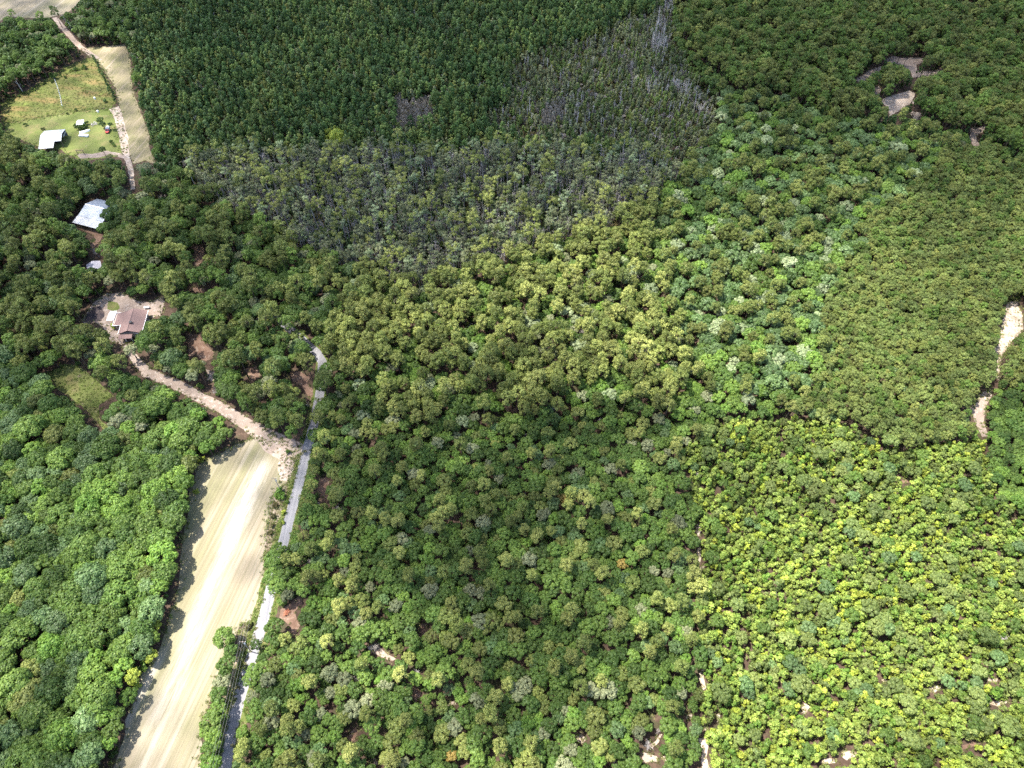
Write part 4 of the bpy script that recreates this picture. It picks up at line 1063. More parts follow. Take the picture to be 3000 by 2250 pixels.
def scatter(name, pts, meshes):
    """one object of stuff: a mesh instanced on points; pts = (x,y,z,rz,s,index)"""
    coll = bpy.data.collections.new(name + '_sources')
    for i, me in enumerate(meshes):
        coll.objects.link(bpy.data.objects.new('%s_source_%03d' % (name, i), me))
    me = bpy.data.meshes.new(name)
    me.from_pydata([p[:3] for p in pts], [], [])
    for nm, ty, vals, prop in (('rz', 'FLOAT_VECTOR', [c for p in pts for c in (0, 0, p[3])], 'vector'), ('scl', 'FLOAT', [p[4] for p in pts], 'value'), ('idx', 'INT', [p[5] for p in pts], 'value')):
        at = me.attributes.new(nm, ty, 'POINT')
        at.data.foreach_set(prop, vals)
    o = link(name, me)
    ng = bpy.data.node_groups.new(name, 'GeometryNodeTree')
    ng.interface.new_socket('Geometry', in_out='INPUT', socket_type='NodeSocketGeometry')
    ng.interface.new_socket('Geometry', in_out='OUTPUT', socket_type='NodeSocketGeometry')
    gi, go = ng.nodes.new('NodeGroupInput'), ng.nodes.new('NodeGroupOutput')
    ip = ng.nodes.new('GeometryNodeInstanceOnPoints')
    ci = ng.nodes.new('GeometryNodeCollectionInfo')
    ci.inputs['Collection'].default_value = coll
    ci.inputs['Separate Children'].default_value = True
    ci.inputs['Reset Children'].default_value = True
    def attr(nm, ty):
        a = ng.nodes.new('GeometryNodeInputNamedAttribute')
        a.data_type = ty
        a.inputs['Name'].default_value = nm
        return a.outputs['Attribute']
    er = ng.nodes.new('FunctionNodeEulerToRotation')
    ng.links.new(attr('rz', 'FLOAT_VECTOR'), er.inputs[0])
    ng.links.new(gi.outputs[0], ip.inputs['Points'])
    ng.links.new(ci.outputs[0], ip.inputs['Instance'])
    ip.inputs['Pick Instance'].default_value = True
    ng.links.new(attr('idx', 'INT'), ip.inputs['Instance Index'])
    ng.links.new(er.outputs[0], ip.inputs['Rotation'])
    ng.links.new(attr('scl', 'FLOAT'), ip.inputs['Scale'])
    ng.links.new(ip.outputs[0], go.inputs[0])
    md = o.modifiers.new('scatter', 'NODES')
    md.node_group = ng
    return o

WOODS = {'bigoaks': ('oak_wood', 'dense wood of broad green oaks west of the stubble field', 'woodland'), 'leftmixed': ('mixed_wood', 'mixed oaks and pines around the houses', 'woodland'), 'topleft': ('meadow_wood', 'dark wood around the meadow and lawn', 'woodland'),
         'thicket': ('thicket', 'dense dark thicket of slender trees beyond the swamp', 'thicket'), 'swampbrush': ('swamp_brush', 'grey brush and dead stems in the clearing of the thicket', 'brush'), 'swamp': ('swamp_growth', 'thin pale cypresses and brush filling the swamp', 'swamp growth'),
         'oldpines': ('pine_wood', 'tall dark pine wood beyond the bluish hardwoods', 'pine wood'), 'hardwood': ('hardwood_stand', 'bluish green hardwood stand beside the pine plantation', 'woodland'), 'plantation': ('pine_plantation', 'even-textured dull green pine plantation', 'plantation'),
         'youngpines': ('young_pine_planting', 'bright yellow-green planting of young pines beyond the scrub oaks', 'plantation'), 'eastwood': ('path_wood', 'low green wood along the rutted sandy path', 'woodland'), 'brightpines': ('sunlit_pine_wood', 'sunlit yellowish pines just before the swamp', 'pine wood'), 'scruboaks': ('scrub_oak_wood', 'dense scrub oak wood beside the paved road', 'woodland')}
groups = {}
for t in rest:
    st = t['stand']
    if st in ('hand', 'limetree', 'twiggrey', 'twiggrey2'): st = 'thicket' if t['py'] < 430 else 'scruboaks'
    groups.setdefault(st, []).append(t)
for st, lst in groups.items():
    meshes, key_idx, pts = [], {}, []
    for t in lst:
        k = (t['sp'], t['v'], t['col'])
        if k not in key_idx:
            key_idx[k] = len(meshes)
            if t['sp'] == 'snag': meshes.append(SNAGS[t['v']])
            elif t['sp'] == 'bare': meshes.append(BARES[t['v']])
            else: meshes.append(joined_mesh(*k))
        pts.append((t['x'], t['y'], 0.0, t['rz'], t['s'], key_idx[k]))
    nm, lab, cat = WOODS[st]
    mark(scatter(nm, pts, meshes), lab, cat, kind='stuff')

# low grass and weeds along the open ground
def tuft_mesh(seed, colr):
    rng = np.random.default_rng(seed)
    nq = 26
    P = np.stack([rng.normal(0, 0.22, nq), rng.normal(0, 0.22, nq), rng.uniform(0.05, 0.32, nq)], 1)
    N = rng.normal(size=(nq, 3)) + np.array([0, 0, 0.8])
    return quads_mesh('tuft', P, N, 0.26, 0.4, [LEAF[colr]], rng)
TUFTS = [tuft_mesh(i, c) for i, c in enumerate(['grass', 'grass', 'olive', 'fern', 'fresh', 'plant'])]
pts = []
def edge_tufts(poly, count, spread, choices, smin=0.6, smax=1.5):
    P = [ground(*p) for p in poly]
    L = [(P[(i + 1) % len(P)] - P[i]).length for i in range(len(P))]
    for _ in range(count):
        i = random.choices(range(len(P)), L)[0]
        p = P[i].lerp(P[(i + 1) % len(P)], random.random())
        pts.append((p.x + random.gauss(0, spread), p.y + random.gauss(0, spread), 0.02, random.uniform(0, 6.28), random.uniform(smin, smax), random.choice(choices)))
def fill_tufts(poly, count, choices, smin=0.5, smax=1.1):
    P = [ground(*p) for p in poly]
    xs, ys = [p.x for p in P], [p.y for p in P]
    x = RNG.uniform(min(xs), max(xs), count * 3); y = RNG.uniform(min(ys), max(ys), count * 3)
    q = np.stack([x, y], 1)
    q = q[inside([(p.x, p.y) for p in P], q)][:count]
    for a, b in q: pts.append((a, b, 0.02, random.uniform(0, 6.28), random.uniform(smin, smax), random.choice(choices)))
edge_tufts(FIELD, 700, 0.9, [0, 1, 2, 5])
edge_tufts(LAWN, 300, 1.2, [0, 2, 4]); edge_tufts(MEADOW, 500, 1.5, [0, 1, 2, 4, 5]); edge_tufts(STRIP, 300, 0.9, [0, 1, 3])
edge_tufts(LOT, 250, 1.0, [0, 1, 3]); edge_tufts(EAST1, 250, 0.9, [0, 1, 5]); edge_tufts(EAST2, 120, 0.7, [0, 1, 5]); edge_tufts(GLADE, 160, 1.0, [0, 2, 4])
edge_tufts(pixribbon(ROADC[:17], 5.2), 900, 0.45, [0, 1, 2, 4, 4, 5]); edge_tufts(pixribbon(DRIVEC, 4.8), 260, 0.6, [0, 1, 3])
fill_tufts(MEADOW, 1600, [0, 2, 2, 3, 5], 0.5, 1.2); fill_tufts(GLADE, 350, [0, 2, 4, 5]); fill_tufts(BRUSH, 90, [0, 1, 3]); fill_tufts(EAST1, 110, [0, 1, 5], 0.4, 0.9)
fill_tufts([(735, 1820), (760, 1830), (745, 1890), (728, 1945), (705, 2010), (680, 2090), (660, 2160), (645, 2250), (610, 2250), (640, 2100), (665, 2000), (690, 1920), (700, 1850)], 500, [0, 1, 3, 3, 4])
fill_tufts([(800, 1450), (838, 1415), (868, 1400), (848, 1470), (820, 1560), (800, 1640), (770, 1660), (780, 1571), (787, 1480)], 500, [0, 3, 3, 4, 5])
for g, mt in GAPS: edge_tufts(g, 26, 0.5, [0, 1, 3, 5], 0.5, 1.2)
mark(scatter('grass_tufts', pts, TUFTS), 'tufts of grass and weeds along paths and fields', 'grass', kind='stuff')
# brush covering the swamp floor
pts = []
for poly, cnt in ((SWAMPG, 2600), ([(1450, 150), (1850, 20), (2000, 100), (2130, 330), (2050, 430), (1850, 430), (1600, 420), (1380, 340)], 1800)):
    P = [ground(*p) for p in poly]
    xs, ys = [p.x for p in P], [p.y for p in P]
    q = np.stack([RNG.uniform(min(xs), max(xs), cnt * 3), RNG.uniform(min(ys), max(ys), cnt * 3)], 1)
    q = q[inside([(p.x, p.y) for p in P], q)][:cnt]
    for a, b in q: pts.append((a, b, 0.0, random.uniform(0, 6.28), random.uniform(0.4, 0.8), random.randrange(5)))
BR = [joined_mesh('shrub', 0, 'fern'), joined_mesh('shrub', 1, 'fern'), joined_mesh('shrub', 2, 'deep'), joined_mesh('shrub', 3, 'olive'), joined_mesh('shrub', 1, 'dry')]
mark(scatter('swamp_undergrowth', pts, BR), 'low brown and green undergrowth between the swamp trunks', 'undergrowth', kind='stuff')

# shrubs and saplings on the floor of the woods
pts = []
m_ = (stand != 0) & ~bad
ids = np.where(m_)[0]
wts = np.where(stand[ids] == [k[0] for k in STANDS].index('youngpines'), 3.0, 1.0)
ids = RNG.choice(ids, 18000, replace=False, p=wts / wts.sum())
q0, _ = pixel(np.stack([cx[ids], cy[ids], np.zeros(len(ids))], 1))
q1, _ = pixel(np.stack([cx[ids], cy[ids], np.full(len(ids), 2.0)], 1))
blk = np.zeros(len(ids), bool)
for poly in KEEP: blk |= inside(poly, q0) | inside(poly, q1)
for i in ids[~blk]:
    yp = STANDS[stand[i]][0] == 'youngpines'
    pts.append((cx[i], cy[i], 0.0, random.uniform(0, 6.28), random.uniform(0.7, 1.5), random.choice((4, 5, 5)) if yp else random.randrange(4)))
UG = [joined_mesh('shrub', 0, 'deep'), joined_mesh('shrub', 1, 'mid'), joined_mesh('shrub', 2, 'deep'), joined_mesh('shrub', 3, 'olive'), joined_mesh('shrub', 0, 'plantd'), joined_mesh('shrub', 2, 'plant')]
mark(scatter('undergrowth', pts, UG), 'low green undergrowth filling gaps between the trees', 'undergrowth', kind='stuff')

# ------------------------------------------------------------------ buildings and things
M_METAL = plain('galvanised_roof', (0.20, 0.225, 0.26), 0.5, 0.4, 0.2, 0.16, 0.6)
M_METALW = plain('pale_roof_metal', (0.30, 0.31, 0.33), 0.55, 0.4, 0.1, 0.14, 0.6)
M_WHITE = plain('white_paint', (0.80, 0.80, 0.78), 0.6, 0.3, 0, 0.05)
M_SHINGLE = plain('brown_shingles', (0.155, 0.105, 0.095), 0.9, 0.1, 0, 0.18, 2.5)
M_WALL = plain('tan_wall', (0.36, 0.30, 0.25), 0.85, 0.2)
M_WOOD = plain('weathered_wood', (0.16, 0.125, 0.10), 0.9, 0.1, 0, 0.3)
M_DARK = plain('dark_metal', (0.035, 0.033, 0.036), 0.6, 0.3)
M_GLASS = plain('window_glass', (0.04, 0.05, 0.06), 0.1, 0.6, 0, 0.05)
M_RED = plain('red_paint', (0.40, 0.05, 0.045), 0.5, 0.4, 0, 0.1)
M_TYRE = plain('tyre_rubber', (0.02, 0.02, 0.02), 0.9, 0.1)
M_WIRE = plain('wire_metal', (0.12, 0.12, 0.12), 0.6, 0.3)

def ribbed(mb, quad, t, n, mi=0):
    """a metal roof slope: plate with n raised ribs running down the slope (quad: ridge a, ridge b, eave b, eave a)"""
    q = [Vector(p) for p in quad]
    mb.slab(q, t, mi)
    nr = (q[1] - q[0]).cross(q[3] - q[0]).normalized()
    if nr.z < 0: nr = -nr
    ax = (q[1] - q[0]).normalized()
    for k in range(n + 1):
        f = (k + 0.02) / (n + 0.04)
        a, b = q[0].lerp(q[1], f) + nr * 0.045, q[3].lerp(q[2], f) + nr * 0.045
        w = ax * 0.05
        mb.slab([a - w, a + w, b + w, b - w], 0.043, mi)

def window(parent, c, w, h, axis, rz_out):
    """pane and frame as children; axis 'x' (wall along x) or 'y'"""
    f = MB()
    if axis == 'x':
        f.box(c, (w + 0.16, 0.08, h + 0.16))
    else:
        f.box(c, (0.08, w + 0.16, h + 0.16))
    o = f.build('window', M_WHITE, parent)
    g = MB()
    off = (0, 0.045 * rz_out, 0) if axis == 'x' else (0.045 * rz_out, 0, 0)
    g.box((c[0] + off[0], c[1] + off[1], c[2]), (w, 0.03, h) if axis == 'x' else (0.03, w, h))
    g.build('pane', M_GLASS, o)

# brown-roofed house; local frame: +x east, +y away, origin under the ridge's middle
hs = empty('house', (-164.6, 209.4, 0), math.radians(6))
mark(hs, 'low house with brown shingle roof and white eaves in a bare yard', 'house')
ez, rzz = 2.9, 4.7
wl_ = MB(); wl_.box((0.3, 0, 1.42), (8.6, 12.4, 2.84)); wl_.box((-6.05, 2.6, 1.3), (3.9, 6.6, 2.6)); wl_.build('wall', M_WALL, hs)
def zat(x): return rzz - (rzz - ez) * abs(x) / 4.9
r = MB()
r.slab([(0, -6.6, rzz), (0, 6.6, rzz), (5.3, 6.6, zat(5.3)), (5.3, -6.6, zat(5.3))], 0.14)
r.slab([(-0.003, -6.6, rzz), (-0.003, 6.6, rzz), (-4.5, 6.6, zat(4.5)), (-4.5, -6.6, zat(4.5))], 0.14)
r.slab([(-4.503, -1.0, zat(4.5)), (-4.503, 6.4, zat(4.5)), (-8.4, 6.4, zat(4.5) - 0.55), (-8.4, -1.0, zat(4.5) - 0.55)], 0.13)
rf = r.build('roof', M_SHINGLE, hs)
MB().tube([(0, -6.6, rzz + 0.02), (0, 6.6, rzz + 0.02)], 0.1, 5).build('ridge_cap', plain('ridge_shingle', (0.11, 0.075, 0.07), 0.9), rf)
e = MB()
e.box((5.36, 0, zat(5.3) - 0.07), (0.12, 13.2, 0.2)); e.box((-4.56, -3.85, zat(4.5) - 0.08), (0.14, 5.5, 0.2)); e.box((-6.5, -1.07, zat(4.5) - 0.42), (3.9, 0.14, 0.2)); e.box((-6.5, 6.47, zat(4.5) - 0.40), (3.7, 0.12, 0.2)); e.box((-8.46, 2.7, zat(4.5) - 0.62), (0.12, 7.4, 0.2))
e.build('eave_trim', M_WHITE, rf)
v = MB(); v.box((0.55, -2.0, rzz + 0.10), (0.9, 0.9, 0.7)); v.box((0.55, -2.0, rzz + 0.50), (1.1, 1.1, 0.1)); v.build('chimney', M_DARK, rf)
p = MB(); p.slab([(-4.2, -6.75, 2.75), (1.4, -6.75, 2.75), (1.4, -9.0, 2.35), (-4.2, -9.0, 2.35)], 0.1); po = p.build('porch_roof', M_SHINGLE, hs)
for x in (-4.0, -1.4, 1.2): MB().box((x, -8.8, 1.16), (0.14, 0.14, 2.3)).build('porch_post', M_WHITE, po)
for y in (-4, 0, 4): window(hs, (4.64, y, 1.6), 1.2, 1.1, 'y', 1)
for x in (-2.6, 2.6): window(hs, (x, -6.24, 1.6), 1.2, 1.1, 'x', -1)
window(hs, (-6.4, -0.74, 1.5), 1.0, 1.0, 'x', -1)
d = MB(); d.box((0.2, -6.24, 1.05), (1.0, 0.08, 2.1)); do = d.build('door', M_WOOD, hs)
MB().box((0.55, -6.31, 1.0), (0.08, 0.06, 0.08)).build('door_handle', M_DARK, do)

aw = empty('carport', (-175.0, 213.4, 0), math.radians(3))
mark(aw, 'white flat-roofed carport standing against the brown-roofed house', 'carport')
a = MB(); ribbed(a, [(-1.5, 2.75, 2.65), (1.5, 2.75, 2.8), (1.5, -2.75, 2.8), (-1.5, -2.75, 2.65)], 0.08, 6); a.build('roof', M_WHITE, aw)
for x in (-1.35, 1.35):
    for y in (-2.55, 2.55): MB().box((x, y, 1.28), (0.1, 0.1, 2.56)).build('post', M_WHITE, aw)

tk = empty('storage_tank', (-162.6, 220.3, 0), 0.1)
mark(tk, 'white horizontal tank behind the brown-roofed house', 'tank')
t_ = MB(); t_.tube([(-1.25, 0, 0.8), (-1.15, 0, 0.8), (-0.95, 0, 0.8), (0.95, 0, 0.8), (1.15, 0, 0.8), (1.25, 0, 0.8)], [0.15, 0.38, 0.5, 0.5, 0.38, 0.15], 14); t_.build('tank_body', M_WHITE, tk, True)
for x in (-0.7, 0.7): MB().box((x, 0, 0.2), (0.18, 0.8, 0.4)).build('leg', M_DARK, tk)
MB().tube([(0, 0, 1.28), (0, 0, 1.5)], 0.14, 8).build('valve_dome', M_DARK, tk)

# silver barn under the trees
sb = empty('barn', (-204.0, 281.5, 0), math.radians(-19))
mark(sb, 'large barn with silver metal roof half hidden under trees', 'barn')
w_ = MB(); w_.box((-1.0, 1.5, 1.9), (13.4, 14.0, 3.8)); w_.build('wall', plain('barn_wall', (0.30, 0.29, 0.28), 0.8), sb)
g_ = MB(); g_.add([(-7.7, -5.5, 3.8), (-7.7, 8.5, 3.8), (-7.7, 1.5, 5.9), (-7.6, -5.5, 3.8), (-7.6, 8.5, 3.8), (-7.6, 1.5, 5.9)], [(0, 2, 1), (3, 4, 5), (0, 1, 4, 3), (1, 2, 5, 4), (2, 0, 3, 5)]); g_.build('gable', M_METALW, sb)
for nm, q, nn, mt in (('roof_slope', [(-8.4, 1.5, 6.2), (6.4, 1.5, 6.2), (6.4, 9.0, 3.95), (-8.4, 9.0, 3.95)], 18, M_METAL), ('roof_slope', [(-8.4, 1.49, 6.2), (6.4, 1.49, 6.2), (6.4, -5.2, 4.2), (-8.4, -5.2, 4.2)], 18, M_METAL), ('lean_to_roof', [(-8.8, -5.25, 4.1), (6.6, -5.25, 4.1), (6.6, -9.6, 3.2), (-8.8, -9.6, 3.2)], 18, M_METALW)):
    b_ = MB(); ribbed(b_, q, 0.06, nn); b_.build(nm, mt, sb)
MB().box((-1.0, 1.5, 6.24), (14.8, 0.5, 0.06)).build('ridge_cap', M_WHITE, sb)
for x in (-8.2, -3.4, 1.4, 6.2): MB().box((x, -9.3, 1.6), (0.2, 0.2, 3.2)).build('post', M_WOOD, sb)

# small grey roof glimpsed between the crowns
gs = empty('shed', (-193.6, 244.0, 0), math.radians(28))
mark(gs, 'small shed with grey roof glimpsed between oak crowns', 'shed')
MB().box((0, 0, 1.3), (5.4, 6.4, 2.6)).build('wall', M_WOOD, gs)
for s in (1, -1):
    b_ = MB(); ribbed(b_, [(0.003 * s, -3.6, 3.7), (0.003 * s, 3.6, 3.7), (3.1 * s, 3.6, 2.6), (3.1 * s, -3.6, 2.6)], 0.06, 8); b_.build('roof_slope', plain('dull_roof', (0.27, 0.26, 0.29), 0.7), gs)
MB().box((0, -3.23, 1.05), (1.2, 0.06, 2.1)).build('door', M_DARK, gs)

# open barn on the lawn
pb = empty('open_barn', (-253.2, 347.0, 0), math.radians(9))
mark(pb, 'open-sided barn with pale metal roof on the mown lawn', 'barn')
for nm, q, mt in (('roof_slope', [(-5.6, 0, 5.2), (5.6, 0, 5.2), (5.6, 6.2, 4.0), (-5.6, 6.2, 4.0)], M_METALW), ('roof_slope', [(-5.6, -0.01, 5.2), (5.6, -0.01, 5.2), (5.6, -4.9, 3.9), (-5.6, -4.9, 3.9)], M_METAL), ('lean_to_roof', [(-5.6, -4.95, 3.8), (2.0, -4.95, 3.8), (2.0, -9.4, 2.9), (-5.6, -9.4, 2.9)], M_METALW)):
    b_ = MB(); ribbed(b_, q, 0.06, 12); b_.build(nm, mt, pb)
for x in (-5.3, -1.8, 1.8, 5.3):
    for y in (-4.6, 0.0, 5.9): MB().box((x, y, (3.7 if y else 4.9) / 2), (0.2, 0.2, 3.7 if y else 4.9)).build('post', M_WOOD, pb)
for y in (-9.1,):
    for x in (-5.3, -1.8, 1.8): MB().box((x, y, 1.4), (0.18, 0.18, 2.8)).build('post', M_WOOD, pb)
MB().box((-5.45, 0.6, 1.9), (0.08, 10.6, 3.6)).build('side_wall', M_METAL, pb)
MB().box((0, 5.95, 1.9), (10.6, 0.08, 3.6)).build('rear_wall', M_METAL, pb)
MB().box((5.45, 3.0, 3.2), (0.06, 5.4, 0.9)).build('side_panel', M_METAL, pb)
MB().box((1.0, 1.5, 0.9), (2.2, 4.2, 1.4)).build('stored_crate', M_DARK, pb)

# white-roofed shed among shrubs and other things on the lawn
ws = empty('small_shed', (-244.6, 363.0, 0), math.radians(8))
mark(ws, 'small white-roofed shed ringed by dark shrubs on the lawn', 'shed')
MB().box((0, 0, 1.1), (3.0, 3.2, 2.2)).build('wall', M_WHITE, ws)
b_ = MB(); ribbed(b_, [(-1.8, 2.1, 2.75), (1.8, 2.1, 2.75), (1.8, -2.1, 2.35), (-1.8, -2.1, 2.35)], 0.06, 4); b_.build('roof', M_WHITE, ws)
MB().box((0.6, -1.63, 0.95), (0.9, 0.06, 1.9)).build('door', M_DARK, ws)
def hull(name, loc, rz, L, W, lab):
    o = empty(name, loc, rz)
    mark(o, lab, 'boat hull')
    n_ = 9
    top, bot = [], []
    for i in range(n_):
        f = i / (n_ - 1)
        w = W / 2 * math.sqrt(max(0.02, 1 - max(0.0, (f - 0.45) / 0.55) ** 2))
        x = -L / 2 + L * f
        top.append((x, w)); bot.append((x, w * 0.55))
    vs, fs = [], []
    for (x, w), (_, wb) in zip(top, bot):
        vs += [(x, -w, 0.0), (x, -wb, 0.75), (x, wb, 0.75), (x, w, 0.0)]
    for i in range(n_ - 1):
        for k in range(3): fs.append((4 * i + k, 4 * i + 4 + k, 4 * i + 5 + k, 4 * i + 1 + k))
    fs += [(0, 1, 2, 3), tuple(4 * (n_ - 1) + k for k in (3, 2, 1, 0))]
    MB().add(vs, fs).build('hull', M_WHITE, o)
    MB().box((-0.1 * L, 0, 0.79), (L * 0.7, 0.12, 0.08)).build('keel', M_WHITE, o)
    return o
hull('boat_hull', (-240.9, 357.6, 0), 0.52, 5.6, 1.7, 'long white upturned hull lying beside the shrub-ringed shed')
bx = empty('white_container', (-239.8, 353.2, 0), -0.10)
mark(bx, 'long low white container lying flat on the lawn', 'container')
MB().box((0, 0, 0.5), (5.0, 1.5, 0.8)).build('body', M_WHITE, bx); MB().box((0, 0, 0.94), (5.1, 1.6, 0.08)).build('lid', M_WHITE, bx)
for x in (-1.8, 1.8): MB().box((x, 0, 0.05), (0.3, 1.3, 0.1)).build('skid', M_WOOD, bx)
tr = empty('truck', (-227.9, 358.0, 0), math.radians(10))
mark(tr, 'small truck with red cab and pale box parked by the sandy track', 'truck')
MB().box((0, 1.1, 1.25), (1.7, 3.0, 1.3)).build('cargo_box', plain('pale_box', (0.55, 0.53, 0.52), 0.6), tr)
cb = MB(); cb.add([(-0.8, -2.6, 0.5), (0.8, -2.6, 0.5), (0.8, -0.5, 0.5), (-0.8, -0.5, 0.5), (-0.8, -2.6, 1.05), (0.8, -2.6, 1.05), (0.8, -1.7, 1.15), (-0.8, -1.7, 1.15), (-0.7, -1.35, 1.75), (0.7, -1.35, 1.75), (0.7, -0.5, 1.75), (-0.7, -0.5, 1.75)],
                  [(0, 3, 2, 1), (0, 1, 5, 4), (4, 5, 6, 7), (7, 6, 9, 8), (8, 9, 10, 11), (1, 2, 10, 9, 6, 5), (0, 4, 7, 8, 11, 3), (2, 3, 11, 10)]); cab = cb.build('cab', M_RED, tr)
MB().slab([(-0.62, -1.66, 1.235), (0.62, -1.66, 1.235), (0.58, -1.40, 1.70), (-0.58, -1.40, 1.70)], 0.01).build('windscreen', M_GLASS, cab)
for x in (-0.78, 0.78):
    for y in (-1.9, 1.6): MB().tube([(x - 0.11, y, 0.38), (x + 0.11, y, 0.38)], 0.38, 12).build('wheel', M_TYRE, tr)
fr = empty('wooden_frame', (-235.1, 336.2, 0), 0.05)
mark(fr, 'dark timber goal-like frame standing on the bare ground by the lawn', 'frame')
for x in (-1.7, 1.7): MB().box((x, 0, 1.2), (0.22, 0.22, 2.4)).build('upright', M_WOOD, fr)
MB().box((0, 0, 2.51), (3.9, 0.24, 0.22)).build('beam', M_WOOD, fr)
for (x, y), lab in (((278.5, 290), 'white drum on the rough meadow grass'), ((287.5, 328.5), 'white drum beside the dark lawn shrubs')):
    p = ground(x, y)
    o = MB().tube([(0, 0, 0), (0, 0, 0.08), (0, 0, 0.5), (0, 0, 0.54), (0, 0, 1.0), (0, 0, 1.05)], [0.5, 0.46, 0.46, 0.5, 0.46, 0.5], 14).build('drum', M_WHITE)
    o.location = p
    mark(o, lab, 'drum')
for k in range(14):
    f = k / 13
    p = ground(160 + 22 * f + 3 * math.sin(f * 3), 232 + 78 * f)
    o = MB().box((0, 0, 0.45), (0.26, 0.26, 0.9)).box((0, 0, 0.94), (0.34, 0.34, 0.08)).build('marker_post', M_WHITE)
    o.location = p
    mark(o, 'short white marker post in the row across the meadow', 'post', 'white posts in a row across the meadow')
pile = MB()
for k in range(14):
    a = random.uniform(0, 3.14)
    c = Vector((random.gauss(0, 0.8), random.gauss(0, 0.8), 0.1 + 0.05 * k))
    dv = Vector((math.cos(a), math.sin(a), random.uniform(-0.1, 0.15))) * random.uniform(0.7, 1.5)
    pile.tube([c - dv, c + dv], [0.12, 0.07], 5)
pl = pile.build('brush_pile', BARKW); pl.location = ground(276, 365); mark(pl, 'pale pile of cut branches on the lawn beside dark shrubs', 'brush pile')
lg = MB().tube([(-4.5, 0, 0.3), (-1.5, 0.2, 0.45), (2, -0.1, 0.5), (4.8, 0.1, 0.7)], [0.22, 0.2, 0.15, 0.06], 7).build('fallen_log', plain('bare_log', (0.36, 0.29, 0.22), 0.9))
lg.location = ground(1300, 722); lg.rotation_euler = (0, math.radians(-12), 0.65); lg.location.z = 0.9
mark(lg, 'pale fallen log leaning across the swamp floor', 'log')
# fallen dead branches with red needles beside the road
P, N, ls, asp, trk = shrub_shape(77, 1.5, 0.9, 420, 0.26)
rb = link('dead_pine_boughs', quads_mesh('dead_pine_boughs', P, N, ls, 0.3, [LEAF['red'], BARK], np.random.default_rng(3), (trk.v, trk.f)))
rb.location = ground(842, 1796); mark(rb, 'heap of fallen pine boughs with rusty red needles near the road', 'boughs')

# utility poles and wires along the road
POLES = [(-82.6, 70.5), (-83.4, 26.0), (-82.2, 118.0)]
tops = []
for i, (x, y) in enumerate(POLES):
    if i == 2: x, y = -84.6, 128.0
    o = empty('utility_pole', (x, y, 0), 0.02)
    mark(o, ['wooden utility pole beside the hedge oak at the stubble field', 'wooden utility pole where the hedge meets the road', 'wooden utility pole on the sandy verge of the road'][i], 'utility pole')
    MB().tube([(0, 0, -0.2), (0, 0, 5), (0, 0, 9.6)], [0.16, 0.14, 0.11], 8).build('pole', plain('pole_wood', (0.30, 0.26, 0.22), 0.9), o)
    MB().box((0, 0.13, 9.2), (2.0, 0.1, 0.12)).build('crossarm', M_WOOD, o)
    for dx in (-0.85, 0.0, 0.85): MB().tube([(dx, 0.13, 9.26), (dx, 0.13, 9.34), (dx, 0.13, 9.42), (dx, 0.13, 9.5)], [0.05, 0.08, 0.05, 0.06], 8).build('insulator', M_WHITE, o)
    MB().tube([(0.28, -0.05, 7.6), (0.28, -0.05, 8.5)], 0.2, 10).build('transformer', plain('grey_can', (0.4, 0.41, 0.42), 0.5), o)
    tops.append((x, y))
for (a, b), where in (((0, 1), 'southern'), ((0, 2), 'northern')):
    for j, dx in enumerate((-0.85, 0.0, 0.85)):
        A, B = Vector((tops[a][0] + dx, tops[a][1] + 0.13, 9.51)), Vector((tops[b][0] + dx, tops[b][1] + 0.13, 9.51))
        pts_ = []
        for k in range(13):
            f = k / 12
            q = A.lerp(B, f); q.z -= 4 * 0.7 * f * (1 - f)
            pts_.append(q)
        o = MB().tube(pts_, 0.022, 4).build('power_line', M_WIRE)
        mark(o, 'thin power line strung between poles along the hedge' if a == 0 and b == 1 else 'thin power line strung between poles along the field edge', 'power line', 'power lines along the road')

# ------------------------------------------------------------------ clouds: a broken layer high above the drone, shading part of the land
LIT = [   # (photo x, y, reach x, reach y, how much thinner the cloud is)
    (1800, 900, 430, 210, 0.85), (2280, 1020, 330, 240, 0.75), (2500, 1850, 620, 520, 0.95), (1030, 1920, 270, 170, 0.75), (1500, 2280, 900, 190, 0.60), (620, 1700, 240, 640, 0.62),
    (120, 1800, 380, 520, 0.42), (200, 300, 330, 230, 0.50), (2700, 850, 420, 330, 0.55), (420, 930, 260, 180, 0.25), (1200, 1150, 260, 230, 0.30), (-400, 1200, 400, 800, 0.3), (3400, 1500, 400, 900, 0.5)]
def cover_at(q, x, y):
    c = np.full(len(q), 0.73)
    for a, b, rx, ry, k in LIT:
        c -= k * np.exp(-(((q[:, 0] - a) / rx) ** 2 + ((q[:, 1] - b) / ry) ** 2))
    c += 0.16 * vnoise(x, y, 0.012, 41.0) + 0.12 * vnoise(x, y, 0.03, 17.0)
    return np.clip(c, 0.0, 0.80)
ALT = 950.0
step = 3.0
gx, gy = np.meshgrid(np.arange(-560, 560, step), np.arange(-120, 760, step))
gx = gx.ravel() + RNG.uniform(-1.7, 1.7, gx.size)
gy = gy.ravel() + RNG.uniform(-1.7, 1.7, gy.size)
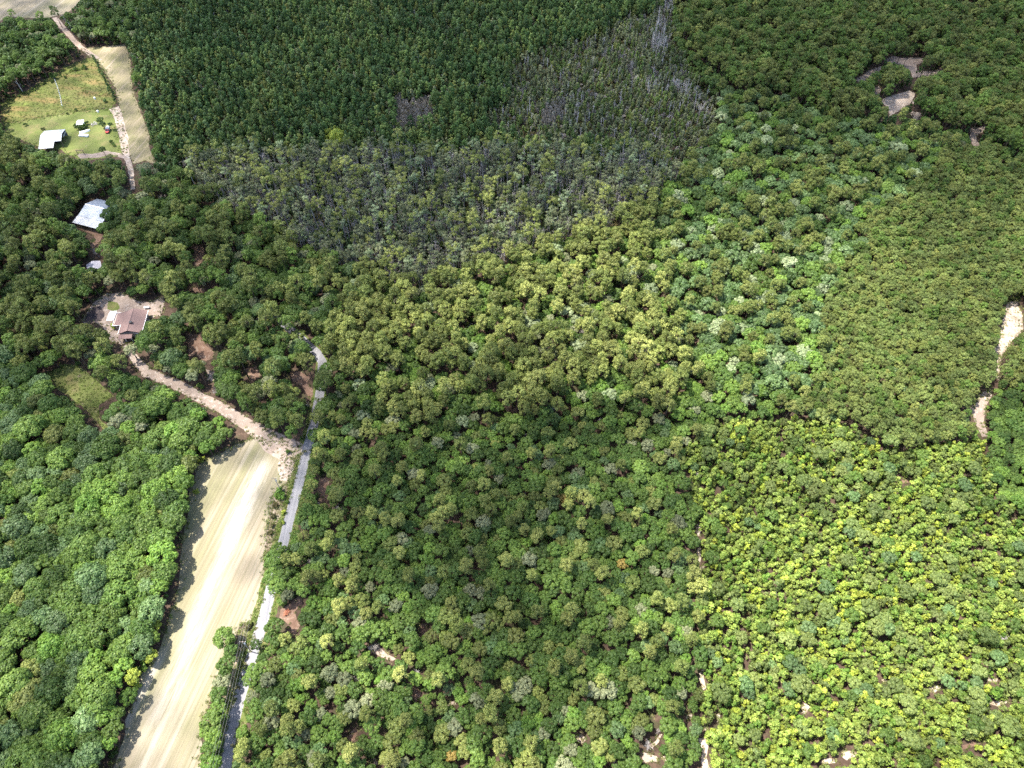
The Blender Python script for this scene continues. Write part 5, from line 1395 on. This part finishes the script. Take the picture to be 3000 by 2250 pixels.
q, _ = pixel(np.stack([gx, np.maximum(gy, -60), np.zeros(len(gx))], 1))
c = cover_at(q, gx, gy)
keep = RNG.uniform(0, 1, len(gx)) < -np.log(1 - c) / 1.5
gx, gy = gx[keep], gy[keep]
alt = ALT + RNG.normal(0, 22, len(gx))
tt = alt / SUN_DIR.z
C = np.stack([gx + SUN_DIR.x * tt, gy + SUN_DIR.y * tt, alt], 1)
k = len(C)
oct_v = np.array([(1, 0, 0), (0, 1, 0), (-1, 0, 0), (0, -1, 0), (0, 0, 0.7), (0, 0, -0.7)])
V = (C[:, None, :] + oct_v[None] * RNG.uniform(1.9, 3.3, (k, 1, 1)) * RNG.uniform(0.75, 1.25, (k, 6, 1))).reshape(-1, 3)
of = np.array([(0, 1, 4), (1, 2, 4), (2, 3, 4), (3, 0, 4), (1, 0, 5), (2, 1, 5), (3, 2, 5), (0, 3, 5)])
Fc = (np.arange(k)[:, None, None] * 6 + of[None]).reshape(-1, 3)
me = bpy.data.meshes.new('cloud')
me.vertices.add(len(V)); me.vertices.foreach_set('co', V.ravel())
me.loops.add(Fc.size); me.loops.foreach_set('vertex_index', Fc.ravel())
me.polygons.add(len(Fc)); me.polygons.foreach_set('loop_start', np.arange(0, Fc.size, 3)); me.polygons.foreach_set('loop_total', np.full(len(Fc), 3))
me.update(calc_edges=True)
m, t, out = nt('cloud_vapour')
df, tl, mx = t.nodes.new('ShaderNodeBsdfDiffuse'), t.nodes.new('ShaderNodeBsdfTranslucent'), t.nodes.new('ShaderNodeMixShader')
df.inputs[0].default_value = (0.9, 0.9, 0.9, 1); tl.inputs[0].default_value = (0.9, 0.9, 0.9, 1); mx.inputs[0].default_value = 0.5
t.links.new(df.outputs[0], mx.inputs[1]); t.links.new(tl.outputs[0], mx.inputs[2]); t.links.new(mx.outputs[0], out.inputs[0])
me.materials.append(m)
mark(link('cloud', me), 'thin broken cloud layer high above the woods', 'cloud', kind='stuff')
print('TREES', len(trees), {k: len(v) for k, v in by_sp.items()}, 'CLOUD', k)
